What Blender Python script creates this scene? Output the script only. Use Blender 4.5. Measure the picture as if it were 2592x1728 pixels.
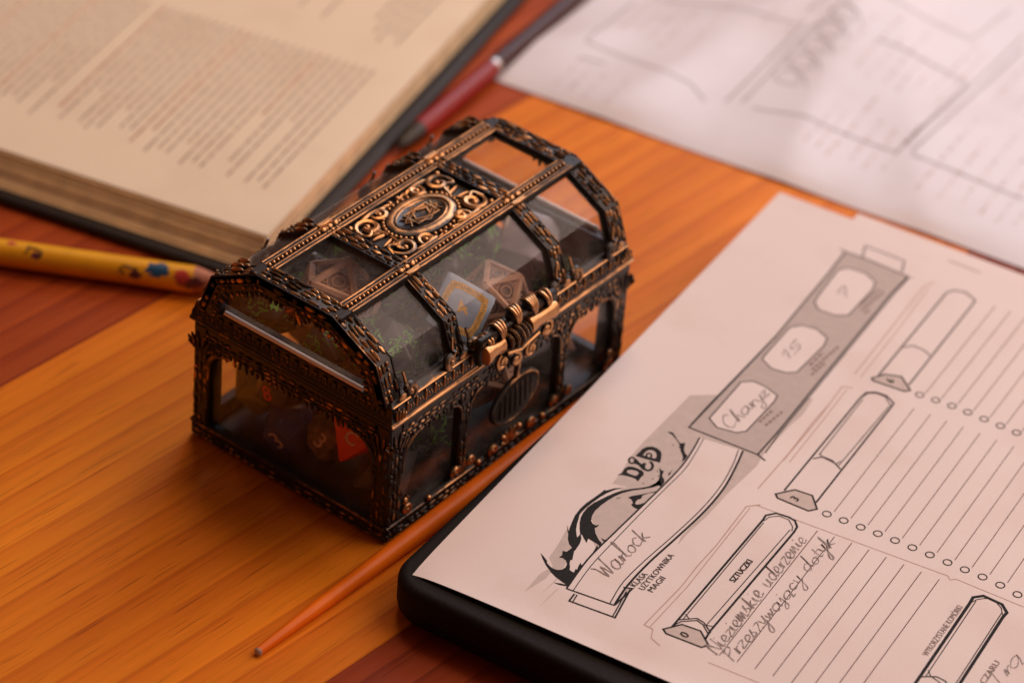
import bpy, bmesh, math, random
from math import sin, cos, pi, radians, atan2, hypot, sqrt
from mathutils import Vector, Matrix, geometry

for o in list(bpy.data.objects):
    bpy.data.objects.remove(o)
SC = bpy.context.scene
COL = SC.collection
MM = 0.001

# ------------------------------------------------------------------ camera, light, exposure
cam_data = bpy.data.cameras.new('camera')
cam = bpy.data.objects.new('camera', cam_data)
COL.objects.link(cam)
cam.location = (-0.55933, -0.43556, 0.59945)
cam.rotation_euler = (0.92752, -0.06834, -0.89892)
cam_data.sensor_width = 36
cam_data.lens = 123.58
cam_data.clip_start = 0.01
cam_data.clip_end = 20
cam_data.dof.use_dof = True
cam_data.dof.focus_distance = 0.905
cam_data.dof.aperture_fstop = 8.5
cam_data.dof.aperture_blades = 7
SC.camera = cam

world = bpy.data.worlds.new('World')
SC.world = world
world.use_nodes = True
bg = world.node_tree.nodes['Background']
bg.inputs['Color'].default_value = (1.0, 0.40, 0.24, 1)
bg.inputs['Strength'].default_value = 0.085


def area_light(name, loc, target, sx, sy, power, color):
    d = bpy.data.lights.new(name, 'AREA')
    d.shape = 'RECTANGLE'
    d.size, d.size_y, d.energy, d.color = sx, sy, power, color
    o = bpy.data.objects.new(name, d)
    COL.objects.link(o)
    o.location = loc
    o.rotation_euler = (Vector(target) - Vector(loc)).to_track_quat('-Z', 'Y').to_euler()
    return o


# a window beyond the right side of the table, and the warm lamp of the room high behind it
area_light('window_light', (0.78, -0.40, 0.74), (0.08, 0.0, 0.02), 1.5, 1.25, 12.6, (1.0, 0.735, 0.62))
area_light('sky_window_light', (1.30, 0.36, 0.82), (0.20, 0.05, 0.0), 0.75, 0.6, 6.6, (0.70, 0.81, 1.0))
area_light('room_lamp', (0.55, 0.45, 1.25), (0.15, 0.05, 0.0), 0.30, 0.30, 3.0, (1.0, 0.60, 0.34))

SC.view_settings.view_transform = 'Standard'
SC.view_settings.look = 'None'
SC.view_settings.gamma = 1
SC.view_settings.exposure = 0.18
SC.view_settings.use_curve_mapping = False
SC.render.engine = 'CYCLES'
SC.cycles.use_denoising = True
SC.cycles.max_bounces = 10
SC.cycles.transparent_max_bounces = 24
SC.cycles.caustics_reflective = False
SC.cycles.caustics_refractive = False
SC.cycles.sample_clamp_indirect = 6.0


# ------------------------------------------------------------------ materials
def new_mat(name):
    m = bpy.data.materials.new(name)
    m.use_nodes = True
    nt = m.node_tree
    for n in list(nt.nodes):
        nt.nodes.remove(n)
    out = nt.nodes.new('ShaderNodeOutputMaterial')
    return m, nt, out


def N(nt, kind, **inputs):
    n = nt.nodes.new(kind)
    for k, v in inputs.items():
        k = k.replace('_', ' ')
        if k in n.inputs:
            n.inputs[k].default_value = v
    return n


def ramp(nt, src, stops):
    r = nt.nodes.new('ShaderNodeValToRGB')
    el = r.color_ramp.elements
    while len(el) < len(stops):
        el.new(0.5)
    for e, (pos, c) in zip(el, stops):
        e.position = pos
        e.color = c if len(c) == 4 else (*c, 1)
    nt.links.new(src, r.inputs[0])
    return r


def bump(nt, bs, src, strength, dist):
    b = N(nt, 'ShaderNodeBump', Strength=strength, Distance=dist)
    nt.links.new(src, b.inputs['Height'])
    nt.links.new(b.outputs[0], bs.inputs['Normal'])
    return b


def coords(nt, scale=(1, 1, 1), kind='Object', loc=(0, 0, 0)):
    tc = nt.nodes.new('ShaderNodeTexCoord')
    mp = nt.nodes.new('ShaderNodeMapping')
    mp.inputs['Scale'].default_value = scale
    mp.inputs['Location'].default_value = loc
    nt.links.new(tc.outputs[kind], mp.inputs['Vector'])
    return mp.outputs[0]


def plain(name, color, rough=0.5, metallic=0.0, spec=0.4, var=0.12, vscale=400, bump_s=0.0, coat=0.0, sss=0.0):
    m, nt, out = new_mat(name)
    bs = N(nt, 'ShaderNodeBsdfPrincipled', Roughness=rough, Metallic=metallic)
    bs.inputs['Specular IOR Level'].default_value = spec
    bs.inputs['Coat Weight'].default_value = coat
    if sss:
        bs.inputs['Subsurface Weight'].default_value = sss
        bs.inputs['Subsurface Radius'].default_value = (0.003, 0.003, 0.003)
    no = N(nt, 'ShaderNodeTexNoise', Scale=vscale, Detail=4.0)
    nt.links.new(coords(nt), no.inputs['Vector'])
    r = ramp(nt, no.outputs[0], [(0.3, tuple(c * (1 - var) for c in color)), (0.7, tuple(min(1, c * (1 + var)) for c in color))])
    nt.links.new(r.outputs[0], bs.inputs['Base Color'])
    if bump_s:
        bump(nt, bs, no.outputs[0], bump_s, 0.0004)
    nt.links.new(bs.outputs[0], out.inputs[0])
    return m


def wood_mat(name, light, mid, dark, seed):
    m, nt, out = new_mat(name)
    bs = N(nt, 'ShaderNodeBsdfPrincipled', Roughness=0.45)
    bs.inputs['Specular IOR Level'].default_value = 0.11
    # growth rings cut lengthwise: bands across the board, drawn out along it
    v = coords(nt, (0.035, 1, 1), loc=(seed * 0.37, seed * 0.113, 0))
    wv = N(nt, 'ShaderNodeTexWave', Scale=34.0, Distortion=9.0, Detail=2.0)
    wv.inputs['Detail Scale'].default_value = 0.25
    wv.bands_direction = 'Y'
    wv.wave_profile = 'SAW'
    nt.links.new(v, wv.inputs['Vector'])
    v2 = coords(nt, (0.035, 1, 1), loc=(seed, seed * 0.7, 0))
    fine = N(nt, 'ShaderNodeTexNoise', Scale=420.0, Detail=5.0, Roughness=0.65)
    nt.links.new(v2, fine.inputs['Vector'])
    v3 = coords(nt, (0.16, 1, 1), loc=(seed * 2.1, seed, 0))
    big = N(nt, 'ShaderNodeTexNoise', Scale=26.0, Detail=2.0)
    nt.links.new(v3, big.inputs['Vector'])
    r1 = ramp(nt, wv.outputs['Fac'], [(0.0, light), (0.5, tuple(0.5 * a + 0.5 * b for a, b in zip(light, mid))), (0.82, mid), (0.93, tuple(0.7 * a + 0.3 * b for a, b in zip(mid, dark))), (1.0, tuple(0.9 * a + 0.1 * b for a, b in zip(mid, dark)))])
    mx = nt.nodes.new('ShaderNodeMix')
    mx.data_type = 'RGBA'
    mx.blend_type = 'MULTIPLY'
    mx.inputs['Factor'].default_value = 1.0
    r2 = ramp(nt, fine.outputs[0], [(0.28, (0.82, 0.76, 0.71)), (0.44, (0.96, 0.95, 0.94)), (0.66, (1.06, 1.06, 1.05))])
    nt.links.new(r1.outputs[0], mx.inputs['A'])
    nt.links.new(r2.outputs[0], mx.inputs['B'])
    mx2 = nt.nodes.new('ShaderNodeMix')
    mx2.data_type = 'RGBA'
    mx2.blend_type = 'MULTIPLY'
    mx2.inputs['Factor'].default_value = 1.0
    r3 = ramp(nt, big.outputs[0], [(0.3, (0.74, 0.62, 0.55)), (0.7, (1.12, 1.10, 1.1))])
    nt.links.new(mx.outputs['Result'], mx2.inputs['A'])
    nt.links.new(r3.outputs[0], mx2.inputs['B'])
    # small dents and dark specks of a used table top
    sp = N(nt, 'ShaderNodeTexNoise', Scale=95.0, Detail=3.0)
    nt.links.new(coords(nt, loc=(seed, 0, 0)), sp.inputs['Vector'])
    r4 = ramp(nt, sp.outputs[0], [(0.19, (0.55, 0.5, 0.45)), (0.235, (1, 1, 1))])
    mx3 = nt.nodes.new('ShaderNodeMix')
    mx3.data_type = 'RGBA'
    mx3.blend_type = 'MULTIPLY'
    mx3.inputs['Factor'].default_value = 1.0
    nt.links.new(mx2.outputs['Result'], mx3.inputs['A'])
    nt.links.new(r4.outputs[0], mx3.inputs['B'])
    # short dark pores drawn out along the grain
    po = N(nt, 'ShaderNodeTexNoise', Scale=1500.0, Detail=1.0)
    nt.links.new(coords(nt, (0.03, 1, 1), loc=(0, seed * 3.1, 0)), po.inputs['Vector'])
    r5 = ramp(nt, po.outputs[0], [(0.30, (0.62, 0.55, 0.5)), (0.36, (1, 1, 1))])
    mx4 = nt.nodes.new('ShaderNodeMix')
    mx4.data_type = 'RGBA'
    mx4.blend_type = 'MULTIPLY'
    mx4.inputs['Factor'].default_value = 0.8
    nt.links.new(mx3.outputs['Result'], mx4.inputs['A'])
    nt.links.new(r5.outputs[0], mx4.inputs['B'])
    nt.links.new(mx4.outputs['Result'], bs.inputs['Base Color'])
    rr = ramp(nt, fine.outputs[0], [(0.3, (0.52,) * 3), (0.7, (0.40,) * 3)])
    nt.links.new(rr.outputs[0], bs.inputs['Roughness'])
    bump(nt, bs, fine.outputs[0], 0.12, 0.0003)
    nt.links.new(bs.outputs[0], out.inputs[0])
    return m


def paper_mat(name, color, wave=0.35, scale=14.0, seed=0.0, rough=0.62, spec=0.35):
    m, nt, out = new_mat(name)
    bs = N(nt, 'ShaderNodeBsdfPrincipled', Roughness=rough)
    bs.inputs['Specular IOR Level'].default_value = spec
    bs.inputs['Base Color'].default_value = (*color, 1)
    a = N(nt, 'ShaderNodeTexNoise', Scale=scale, Detail=2.0)
    nt.links.new(coords(nt, loc=(seed, 0, 0)), a.inputs['Vector'])
    f = N(nt, 'ShaderNodeTexNoise', Scale=1800.0, Detail=2.0)
    nt.links.new(coords(nt), f.inputs['Vector'])
    r = ramp(nt, f.outputs[0], [(0.3, tuple(c * 0.955 for c in color)), (0.7, color)])
    sm = N(nt, 'ShaderNodeTexNoise', Scale=38.0, Detail=4.0)      # handling marks
    nt.links.new(coords(nt, loc=(seed * 3, 1, 0)), sm.inputs['Vector'])
    r2 = ramp(nt, sm.outputs[0], [(0.34, (0.955, 0.935, 0.925)), (0.5, (1, 1, 1))])
    mx = nt.nodes.new('ShaderNodeMix')
    mx.data_type = 'RGBA'
    mx.blend_type = 'MULTIPLY'
    mx.inputs['Factor'].default_value = 1.0
    nt.links.new(r.outputs[0], mx.inputs['A'])
    nt.links.new(r2.outputs[0], mx.inputs['B'])
    nt.links.new(mx.outputs['Result'], bs.inputs['Base Color'])
    b1 = N(nt, 'ShaderNodeBump', Strength=wave, Distance=0.012)
    nt.links.new(a.outputs[0], b1.inputs['Height'])
    b2 = N(nt, 'ShaderNodeBump', Strength=0.08, Distance=0.0002)
    nt.links.new(f.outputs[0], b2.inputs['Height'])
    nt.links.new(b1.outputs[0], b2.inputs['Normal'])
    nt.links.new(b2.outputs[0], bs.inputs['Normal'])
    nt.links.new(bs.outputs[0], out.inputs[0])
    return m


def bronze_mat():
    """blackened casting whose proud spots are rubbed back to copper ('wear' is stored per vertex)"""
    m, nt, out = new_mat('antique_bronze')
    at = nt.nodes.new('ShaderNodeAttribute')
    at.attribute_name = 'wear'
    no = N(nt, 'ShaderNodeTexNoise', Scale=330.0, Detail=4.0, Roughness=0.6)
    nt.links.new(coords(nt), no.inputs['Vector'])
    big = N(nt, 'ShaderNodeTexNoise', Scale=60.0, Detail=2.0)
    nt.links.new(coords(nt), big.inputs['Vector'])
    s = nt.nodes.new('ShaderNodeMath'); s.operation = 'MULTIPLY_ADD'
    s.inputs[1].default_value = 1.1; s.inputs[2].default_value = -0.72
    nt.links.new(no.outputs[0], s.inputs[0])
    s2 = nt.nodes.new('ShaderNodeMath'); s2.operation = 'MULTIPLY_ADD'
    s2.inputs[1].default_value = 1.15
    nt.links.new(big.outputs[0], s2.inputs[0]); nt.links.new(s.outputs[0], s2.inputs[2])
    ad = nt.nodes.new('ShaderNodeMath'); ad.operation = 'ADD'; ad.use_clamp = False
    nt.links.new(at.outputs['Fac'], ad.inputs[0]); nt.links.new(s2.outputs[0], ad.inputs[1])
    fac = nt.nodes.new('ShaderNodeMapRange'); fac.interpolation_type = 'SMOOTHSTEP'
    fac.inputs['From Min'].default_value = 0.78; fac.inputs['From Max'].default_value = 1.32
    nt.links.new(ad.outputs[0], fac.inputs['Value'])
    col = nt.nodes.new('ShaderNodeMix'); col.data_type = 'RGBA'
    col.inputs['A'].default_value = (0.024, 0.019, 0.017, 1)
    col.inputs['B'].default_value = (0.62, 0.33, 0.145, 1)
    nt.links.new(fac.outputs[0], col.inputs['Factor'])
    bs = N(nt, 'ShaderNodeBsdfPrincipled')
    nt.links.new(col.outputs['Result'], bs.inputs['Base Color'])
    me = nt.nodes.new('ShaderNodeMapRange')
    me.inputs['To Min'].default_value = 0.25; me.inputs['To Max'].default_value = 0.95
    nt.links.new(fac.outputs[0], me.inputs['Value']); nt.links.new(me.outputs[0], bs.inputs['Metallic'])
    ro = nt.nodes.new('ShaderNodeMapRange')
    ro.inputs['To Min'].default_value = 0.27; ro.inputs['To Max'].default_value = 0.46
    nt.links.new(no.outputs[0], ro.inputs['Value']); nt.links.new(ro.outputs[0], bs.inputs['Roughness'])
    bump(nt, bs, no.outputs[0], 0.22, 0.0006)
    nt.links.new(bs.outputs[0], out.inputs[0])
    return m


def glass_mat(name, tint=(0.985, 0.985, 0.99), dust=0.014, rough=0.02):
    m, nt, out = new_mat(name)
    tr = nt.nodes.new('ShaderNodeBsdfTransparent')
    tr.inputs[0].default_value = (*tint, 1)
    gl = nt.nodes.new('ShaderNodeBsdfGlossy')
    gl.inputs['Roughness'].default_value = rough
    # the same reflectance on both faces of the thin sheet
    ge = nt.nodes.new('ShaderNodeNewGeometry')
    io = nt.nodes.new('ShaderNodeMapRange')
    io.inputs['To Min'].default_value = 1.33
    io.inputs['To Max'].default_value = 1 / 1.33
    nt.links.new(ge.outputs['Backfacing'], io.inputs['Value'])
    fr = nt.nodes.new('ShaderNodeFresnel')
    nt.links.new(io.outputs[0], fr.inputs['IOR'])
    mx = nt.nodes.new('ShaderNodeMixShader')
    nt.links.new(fr.outputs[0], mx.inputs[0])
    nt.links.new(tr.outputs[0], mx.inputs[1])
    nt.links.new(gl.outputs[0], mx.inputs[2])
    df = nt.nodes.new('ShaderNodeBsdfDiffuse')
    df.inputs[0].default_value = (0.75, 0.72, 0.70, 1)
    no = N(nt, 'ShaderNodeTexNoise', Scale=900.0, Detail=3.0)
    nt.links.new(coords(nt), no.inputs['Vector'])
    sme = N(nt, 'ShaderNodeTexNoise', Scale=85.0, Detail=3.0)
    sme.inputs['Distortion'].default_value = 1.5
    nt.links.new(coords(nt), sme.inputs['Vector'])
    mu = nt.nodes.new('ShaderNodeMath'); mu.operation = 'MULTIPLY_ADD'
    mu.inputs[1].default_value = 0.55
    nt.links.new(sme.outputs[0], mu.inputs[0])
    ha = nt.nodes.new('ShaderNodeMath'); ha.operation = 'MULTIPLY'
    ha.inputs[1].default_value = 0.5
    nt.links.new(no.outputs[0], ha.inputs[0])
    nt.links.new(ha.outputs[0], mu.inputs[2])
    rm = ramp(nt, mu.outputs[0], [(0.42, (dust * 0.5,) * 3), (0.7, (dust * 3.2,) * 3)])
    mx2 = nt.nodes.new('ShaderNodeMixShader')
    nt.links.new(rm.outputs[0], mx2.inputs[0])
    nt.links.new(mx.outputs[0], mx2.inputs[1])
    nt.links.new(df.outputs[0], mx2.inputs[2])
    nt.links.new(mx2.outputs[0], out.inputs[0])
    return m


M = {
    'bronze': bronze_mat(),
    'glass': glass_mat('acrylic_pane'),
    'acrylic_edge_glint': plain('acrylic_edge_glint', (0.9, 0.85, 0.83), 0.15, spec=1.0, var=0.03),  # whitish colour stands in for light reflected along the pane's bevel
    'wood_mid': wood_mat('pine_orange', (0.83, 0.280, 0.017), (0.75, 0.222, 0.013), (0.42, 0.085, 0.006), 1.3),
    'wood_red': wood_mat('pine_red', (0.34, 0.062, 0.014), (0.27, 0.042, 0.010), (0.10, 0.012, 0.005), 5.7),
    'wood_red2': wood_mat('pine_red_wide', (0.42, 0.085, 0.015), (0.34, 0.060, 0.012), (0.16, 0.022, 0.006), 9.1),
    'sheet1': paper_mat('copier_paper', (0.80, 0.72, 0.70), 0.34, 9.0, 2.0),
    'sheet2': paper_mat('copier_paper_far', (0.72, 0.705, 0.745), 0.35, 12.0, 7.0, 0.42, 0.5),  # bluish base colour carries the cool window sheen on the far sheet
    'page': paper_mat('book_paper', (0.80, 0.685, 0.51), 0.14, 8.0, 4.0),
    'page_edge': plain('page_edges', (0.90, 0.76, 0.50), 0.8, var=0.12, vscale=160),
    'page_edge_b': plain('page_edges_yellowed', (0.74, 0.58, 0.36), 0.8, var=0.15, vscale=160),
    'page_edge_c': plain('page_edges_darker', (0.60, 0.46, 0.29), 0.8, var=0.15, vscale=160),  # darkest of three tints, dealt at random to the leaf bundles
    'ink': plain('printer_ink', (0.018, 0.017, 0.016), 0.6, spec=0.08, var=0.25, vscale=900),
    'wash': plain('printed_grey', (0.58, 0.515, 0.49), 0.7, spec=0.08, var=0.05),
    'wash2': plain('printed_grey_box', (0.53, 0.47, 0.45), 0.7, spec=0.08, var=0.05),
    'wash3': plain('printed_pale_grey', (0.60, 0.53, 0.50), 0.7, spec=0.08, var=0.05),
    'rule': plain('printed_rule', (0.13, 0.07, 0.06), 0.7, spec=0.08, var=0.1),
    'faint': plain('printed_faint_line', (0.52, 0.36, 0.31), 0.7, spec=0.08, var=0.1),
    'small': plain('printed_small_text', (0.26, 0.20, 0.18), 0.7, spec=0.08, var=0.1),
    'graphite': plain('pencil_graphite', (0.24, 0.18, 0.155), 0.5, var=0.55, vscale=1500),
    'booktext': plain('book_text', (0.40, 0.315, 0.23), 0.8, spec=0.08, var=0.25, vscale=500),
    'bookred': plain('book_heading_text', (0.42, 0.20, 0.12), 0.8, spec=0.08, var=0.2),
    'sheettext': plain('sheet_text', (0.60, 0.53, 0.52), 0.8, spec=0.08, var=0.2),
    'sheetline': plain('sheet_frame_line', (0.24, 0.22, 0.215), 0.8, spec=0.08, var=0.2),
    'cover': plain('black_cover', (0.014, 0.012, 0.012), 0.42, spec=0.4, var=0.3, vscale=700, bump_s=0.15),
    'rubber': plain('black_soft_case', (0.010, 0.0085, 0.0085), 0.68, spec=0.18, var=0.3, vscale=900, bump_s=0.12),
    'brush': plain('orange_lacquer', (0.92, 0.180, 0.007), 0.34, spec=0.25, var=0.2, vscale=70, bump_s=0.06),
    'brush_tip': plain('bare_tip', (0.50, 0.40, 0.36), 0.6, var=0.25),
    'ferrule': plain('ferrule_metal', (0.35, 0.31, 0.29), 0.3, metallic=1.0),
    'bristle': plain('bristles', (0.08, 0.04, 0.02), 0.7, var=0.4, vscale=2000),
    'yellow': plain('yellow_lacquer', (0.82, 0.40, 0.010), 0.34, spec=0.5, var=0.08, vscale=120, coat=0.3),
    'blue': plain('blue_print', (0.012, 0.075, 0.17), 0.4, var=0.15),
    'plum': plain('plum_print', (0.13, 0.035, 0.05), 0.4, var=0.25),
    'pink': plain('pink_print', (0.55, 0.06, 0.05), 0.4, var=0.2),
    'cone': plain('bare_pencil_wood', (0.45, 0.17, 0.09), 0.7, var=0.2),
    'pen_red': plain('red_plastic', (0.26, 0.008, 0.008), 0.35, spec=0.3, var=0.06),
    'pen_dark': plain('dark_maroon_plastic', (0.045, 0.008, 0.009), 0.4, spec=0.3, var=0.06),
    'pen_black': plain('black_plastic', (0.02, 0.017, 0.017), 0.3, var=0.1),
    'd_black': plain('black_resin', (0.04, 0.035, 0.034), 0.30, spec=0.5, var=0.35, vscale=160),
    'd_green': plain('green_inlay', (0.17, 0.48, 0.07), 0.5, var=0.35, vscale=300),
    'd_olive': plain('olive_resin', (0.2, 0.19, 0.025), 0.22, spec=0.6, var=0.4, vscale=120),
    'd_navy': plain('navy_resin', (0.06, 0.08, 0.25), 0.28, spec=0.5, var=0.3, vscale=160),
    'd_red': plain('red_resin', (0.85, 0.018, 0.008), 0.25, spec=0.5, var=0.1),
    'd_redink': plain('red_inlay', (0.85, 0.04, 0.015), 0.5, var=0.2),
    'd_cream': plain('cream_inlay', (0.72, 0.52, 0.38), 0.5, var=0.15),
    'd_gold': plain('gold_inlay', (0.72, 0.42, 0.10), 0.45, metallic=0.35, var=0.3, vscale=1200),
    'd_blue': plain('smoky_blue_resin', (0.34, 0.43, 0.56), 0.2, spec=0.6, var=0.15, vscale=120, sss=0.3),
    'd_mottle': plain('mottled_stone', (0.17, 0.105, 0.055), 0.45, var=0.75, vscale=330),
    'd_carved': plain('carved_stone', (0.25, 0.16, 0.13), 0.6, var=0.5, vscale=420, bump_s=0.5),
    'd_tan': plain('carved_edge', (0.8, 0.49, 0.33), 0.5, var=0.18, vscale=300),
    'd_purple': plain('purple_grey_resin', (0.2, 0.15, 0.18), 0.22, spec=0.6, var=0.3, vscale=120),
}


# ------------------------------------------------------------------ mesh helper
class MB:
    """collects shapes (millimetres) and links them as ONE mesh object"""

    def __init__(self):
        self.v, self.f, self.w = [], [], []

    def add(self, verts, faces, wear=0.0):
        k = len(self.v)
        self.v += [tuple(p) for p in verts]
        self.w += list(wear) if hasattr(wear, '__len__') else [wear] * len(verts)
        self.f += [tuple(i + k for i in f) for f in faces]

    def box(self, c, hx, hy, hz, ax=None, wear=0.0, ch=0.0):
        """box with chamfered edges; ax = three unit vectors"""
        c = Vector(c)
        X, Y, Z_ = [Vector(a) for a in (ax or ((1, 0, 0), (0, 1, 0), (0, 0, 1)))]
        if ch <= 0:
            vs = [c + X * hx * i + Y * hy * j + Z_ * hz * k for i in (-1, 1) for j in (-1, 1) for k in (-1, 1)]
            fs = [(0, 1, 3, 2), (4, 6, 7, 5), (0, 4, 5, 1), (2, 3, 7, 6), (0, 2, 6, 4), (1, 5, 7, 3)]
            self.add(vs, fs, wear)
            return
        bm = bmesh.new()
        bmesh.ops.create_cube(bm, size=2)
        for v in bm.verts:
            v.co = Vector((v.co.x * hx, v.co.y * hy, v.co.z * hz))
        bmesh.ops.bevel(bm, geom=bm.edges[:], offset=ch, segments=1, affect='EDGES', profile=0.5)
        bm.verts.index_update()
        self.add([c + X * v.co.x + Y * v.co.y + Z_ * v.co.z for v in bm.verts], [[v.index for v in f.verts] for f in bm.faces], wear)
        bm.free()

    def prism(self, poly, ext, wear=0.0):
        """poly: 3-D points of a planar outline, ext: vector it is pushed along"""
        n = len(poly)
        e = Vector(ext)
        vs = [Vector(p) for p in poly] + [Vector(p) + e for p in poly]
        fs = [tuple(range(n))[::-1], tuple(range(n, 2 * n))] + [(i, (i + 1) % n, n + (i + 1) % n, n + i) for i in range(n)]
        self.add(vs, fs, wear)

    def dome(self, c, t, n, ln, wd, ht, nu=6, nv=4, w0=0.05, w1=1.0):
        """half of an ellipsoid lying on a surface: long axis t, surface normal n"""
        c, t, n = Vector(c), Vector(t).normalized(), Vector(n).normalized()
        b = n.cross(t)
        vs, wr = [], []
        for i in range(nu + 1):
            a = -pi / 2 + pi * i / nu
            for j in range(nv + 1):
                q = pi * j / nv
                r = cos(a)
                z = sin(q) * r
                vs.append(c + t * (sin(a) * ln / 2) + b * (cos(q) * r * wd / 2) + n * (z * ht - 0.05))
                wr.append(w0 + (w1 - w0) * min(1, z * 1.25))
        s = nv + 1
        fs = [(i * s + j, (i + 1) * s + j, (i + 1) * s + j + 1, i * s + j + 1) for i in range(nu) for j in range(nv)]
        self.add(vs, fs, wr)

    def ball(self, c, r, seg=8, rings=5, w0=0.1, w1=1.0, up=(0, 0, 1)):
        c = Vector(c)
        up = Vector(up)
        vs, wr = [], []
        for i in range(rings + 1):
            a = -pi / 2 + pi * i / rings
            for j in range(seg):
                q = 2 * pi * j / seg
                d = Vector((cos(a) * cos(q), cos(a) * sin(q), sin(a)))
                vs.append(c + d * r)
                wr.append(w0 + (w1 - w0) * max(0, min(1, 0.5 + d.dot(up))))
        fs = [(i * seg + j, i * seg + (j + 1) % seg, (i + 1) * seg + (j + 1) % seg, (i + 1) * seg + j) for i in range(rings) for j in range(seg)]
        self.add(vs, fs, wr)

    def tube(self, pts, rad, seg=7, wear=0.5, up=None, wtop=None):
        """tapered tube along points; wtop = wear on the side that faces 'up'"""
        pts = [Vector(p) for p in pts]
        n = len(pts)
        if not hasattr(rad, '__len__'):
            rad = [rad] * n
        ref = Vector(up) if up else Vector((0.13, 0.21, 0.97))
        vs, wr = [], []
        for i, p in enumerate(pts):
            t = (pts[min(i + 1, n - 1)] - pts[max(i - 1, 0)]).normalized()
            b = t.cross(ref)
            if b.length < 1e-4:
                b = t.orthogonal()
            b.normalize()
            u = b.cross(t).normalized()
            for j in range(seg):
                q = 2 * pi * j / seg
                d = b * cos(q) + u * sin(q)
                vs.append(p + d * rad[i])
                wr.append(wear if wtop is None else wear + (wtop - wear) * max(0, sin(q)))
        fs = [(i * seg + j, i * seg + (j + 1) % seg, (i + 1) * seg + (j + 1) % seg, (i + 1) * seg + j) for i in range(n - 1) for j in range(seg)]
        fs += [tuple(range(seg))[::-1], tuple(range((n - 1) * seg, n * seg))]
        self.add(vs, fs, wr)

    def lathe(self, a, t, prof, seg=20, wear=0.8):
        """surface of revolution: starts at a, axis t, prof = [(along, radius)]"""
        t = Vector(t).normalized()
        a = Vector(a)
        self.tube([a + t * s for s, r in prof], [max(r, 0.01) for s, r in prof], seg, wear)

    def build(self, name, mat, parent=None, smooth=True, loc=None, rot=None):
        me = bpy.data.meshes.new(name)
        me.from_pydata([(x * MM, y * MM, z * MM) for x, y, z in self.v], [], self.f)
        at = me.attributes.new('wear', 'FLOAT', 'POINT')
        at.data.foreach_set('value', self.w)
        me.materials.append(M[mat] if isinstance(mat, str) else mat)
        me.polygons.foreach_set('use_smooth', [smooth] * len(me.polygons))
        me.update()
        if smooth:
            me.set_sharp_from_angle(angle=radians(42))
        o = bpy.data.objects.new(name, me)
        COL.objects.link(o)
        if parent:
            o.parent = parent
        if loc:
            o.location = [c * MM for c in loc]
        if rot:
            o.rotation_euler = rot
        return o


def thing(name, label, cat, loc=(0, 0, 0), rz=0.0, group=None):
    o = bpy.data.objects.new(name, None)
    o.empty_display_size = 0.01
    COL.objects.link(o)
    o.location = [c * MM for c in loc]
    o.rotation_euler = (0, 0, rz)
    o['label'] = label
    o['category'] = cat
    if group:
        o['group'] = group
    return o


def add_text(s, size, mat, parent, mw, bold=0.0, align='LEFT', name='lettering'):
    cu = bpy.data.curves.new(name, 'FONT')
    cu.body = s
    cu.size = size * MM
    cu.align_x = align
    cu.align_y = 'BOTTOM_BASELINE' if align == 'LEFT' else 'CENTER'
    cu.offset = bold * MM
    cu.resolution_u = 3
    cu.materials.append(M[mat])
    tmp = bpy.data.objects.new(name, cu)
    COL.objects.link(tmp)
    bpy.context.view_layer.update()
    me = bpy.data.meshes.new_from_object(tmp.evaluated_get(bpy.context.evaluated_depsgraph_get()))
    bpy.data.objects.remove(tmp)
    me.name = name
    if not me.materials:
        me.materials.append(M[mat])
    o = bpy.data.objects.new(name, me)
    COL.objects.link(o)
    o.parent = parent
    o.matrix_local = mw
    return o

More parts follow.
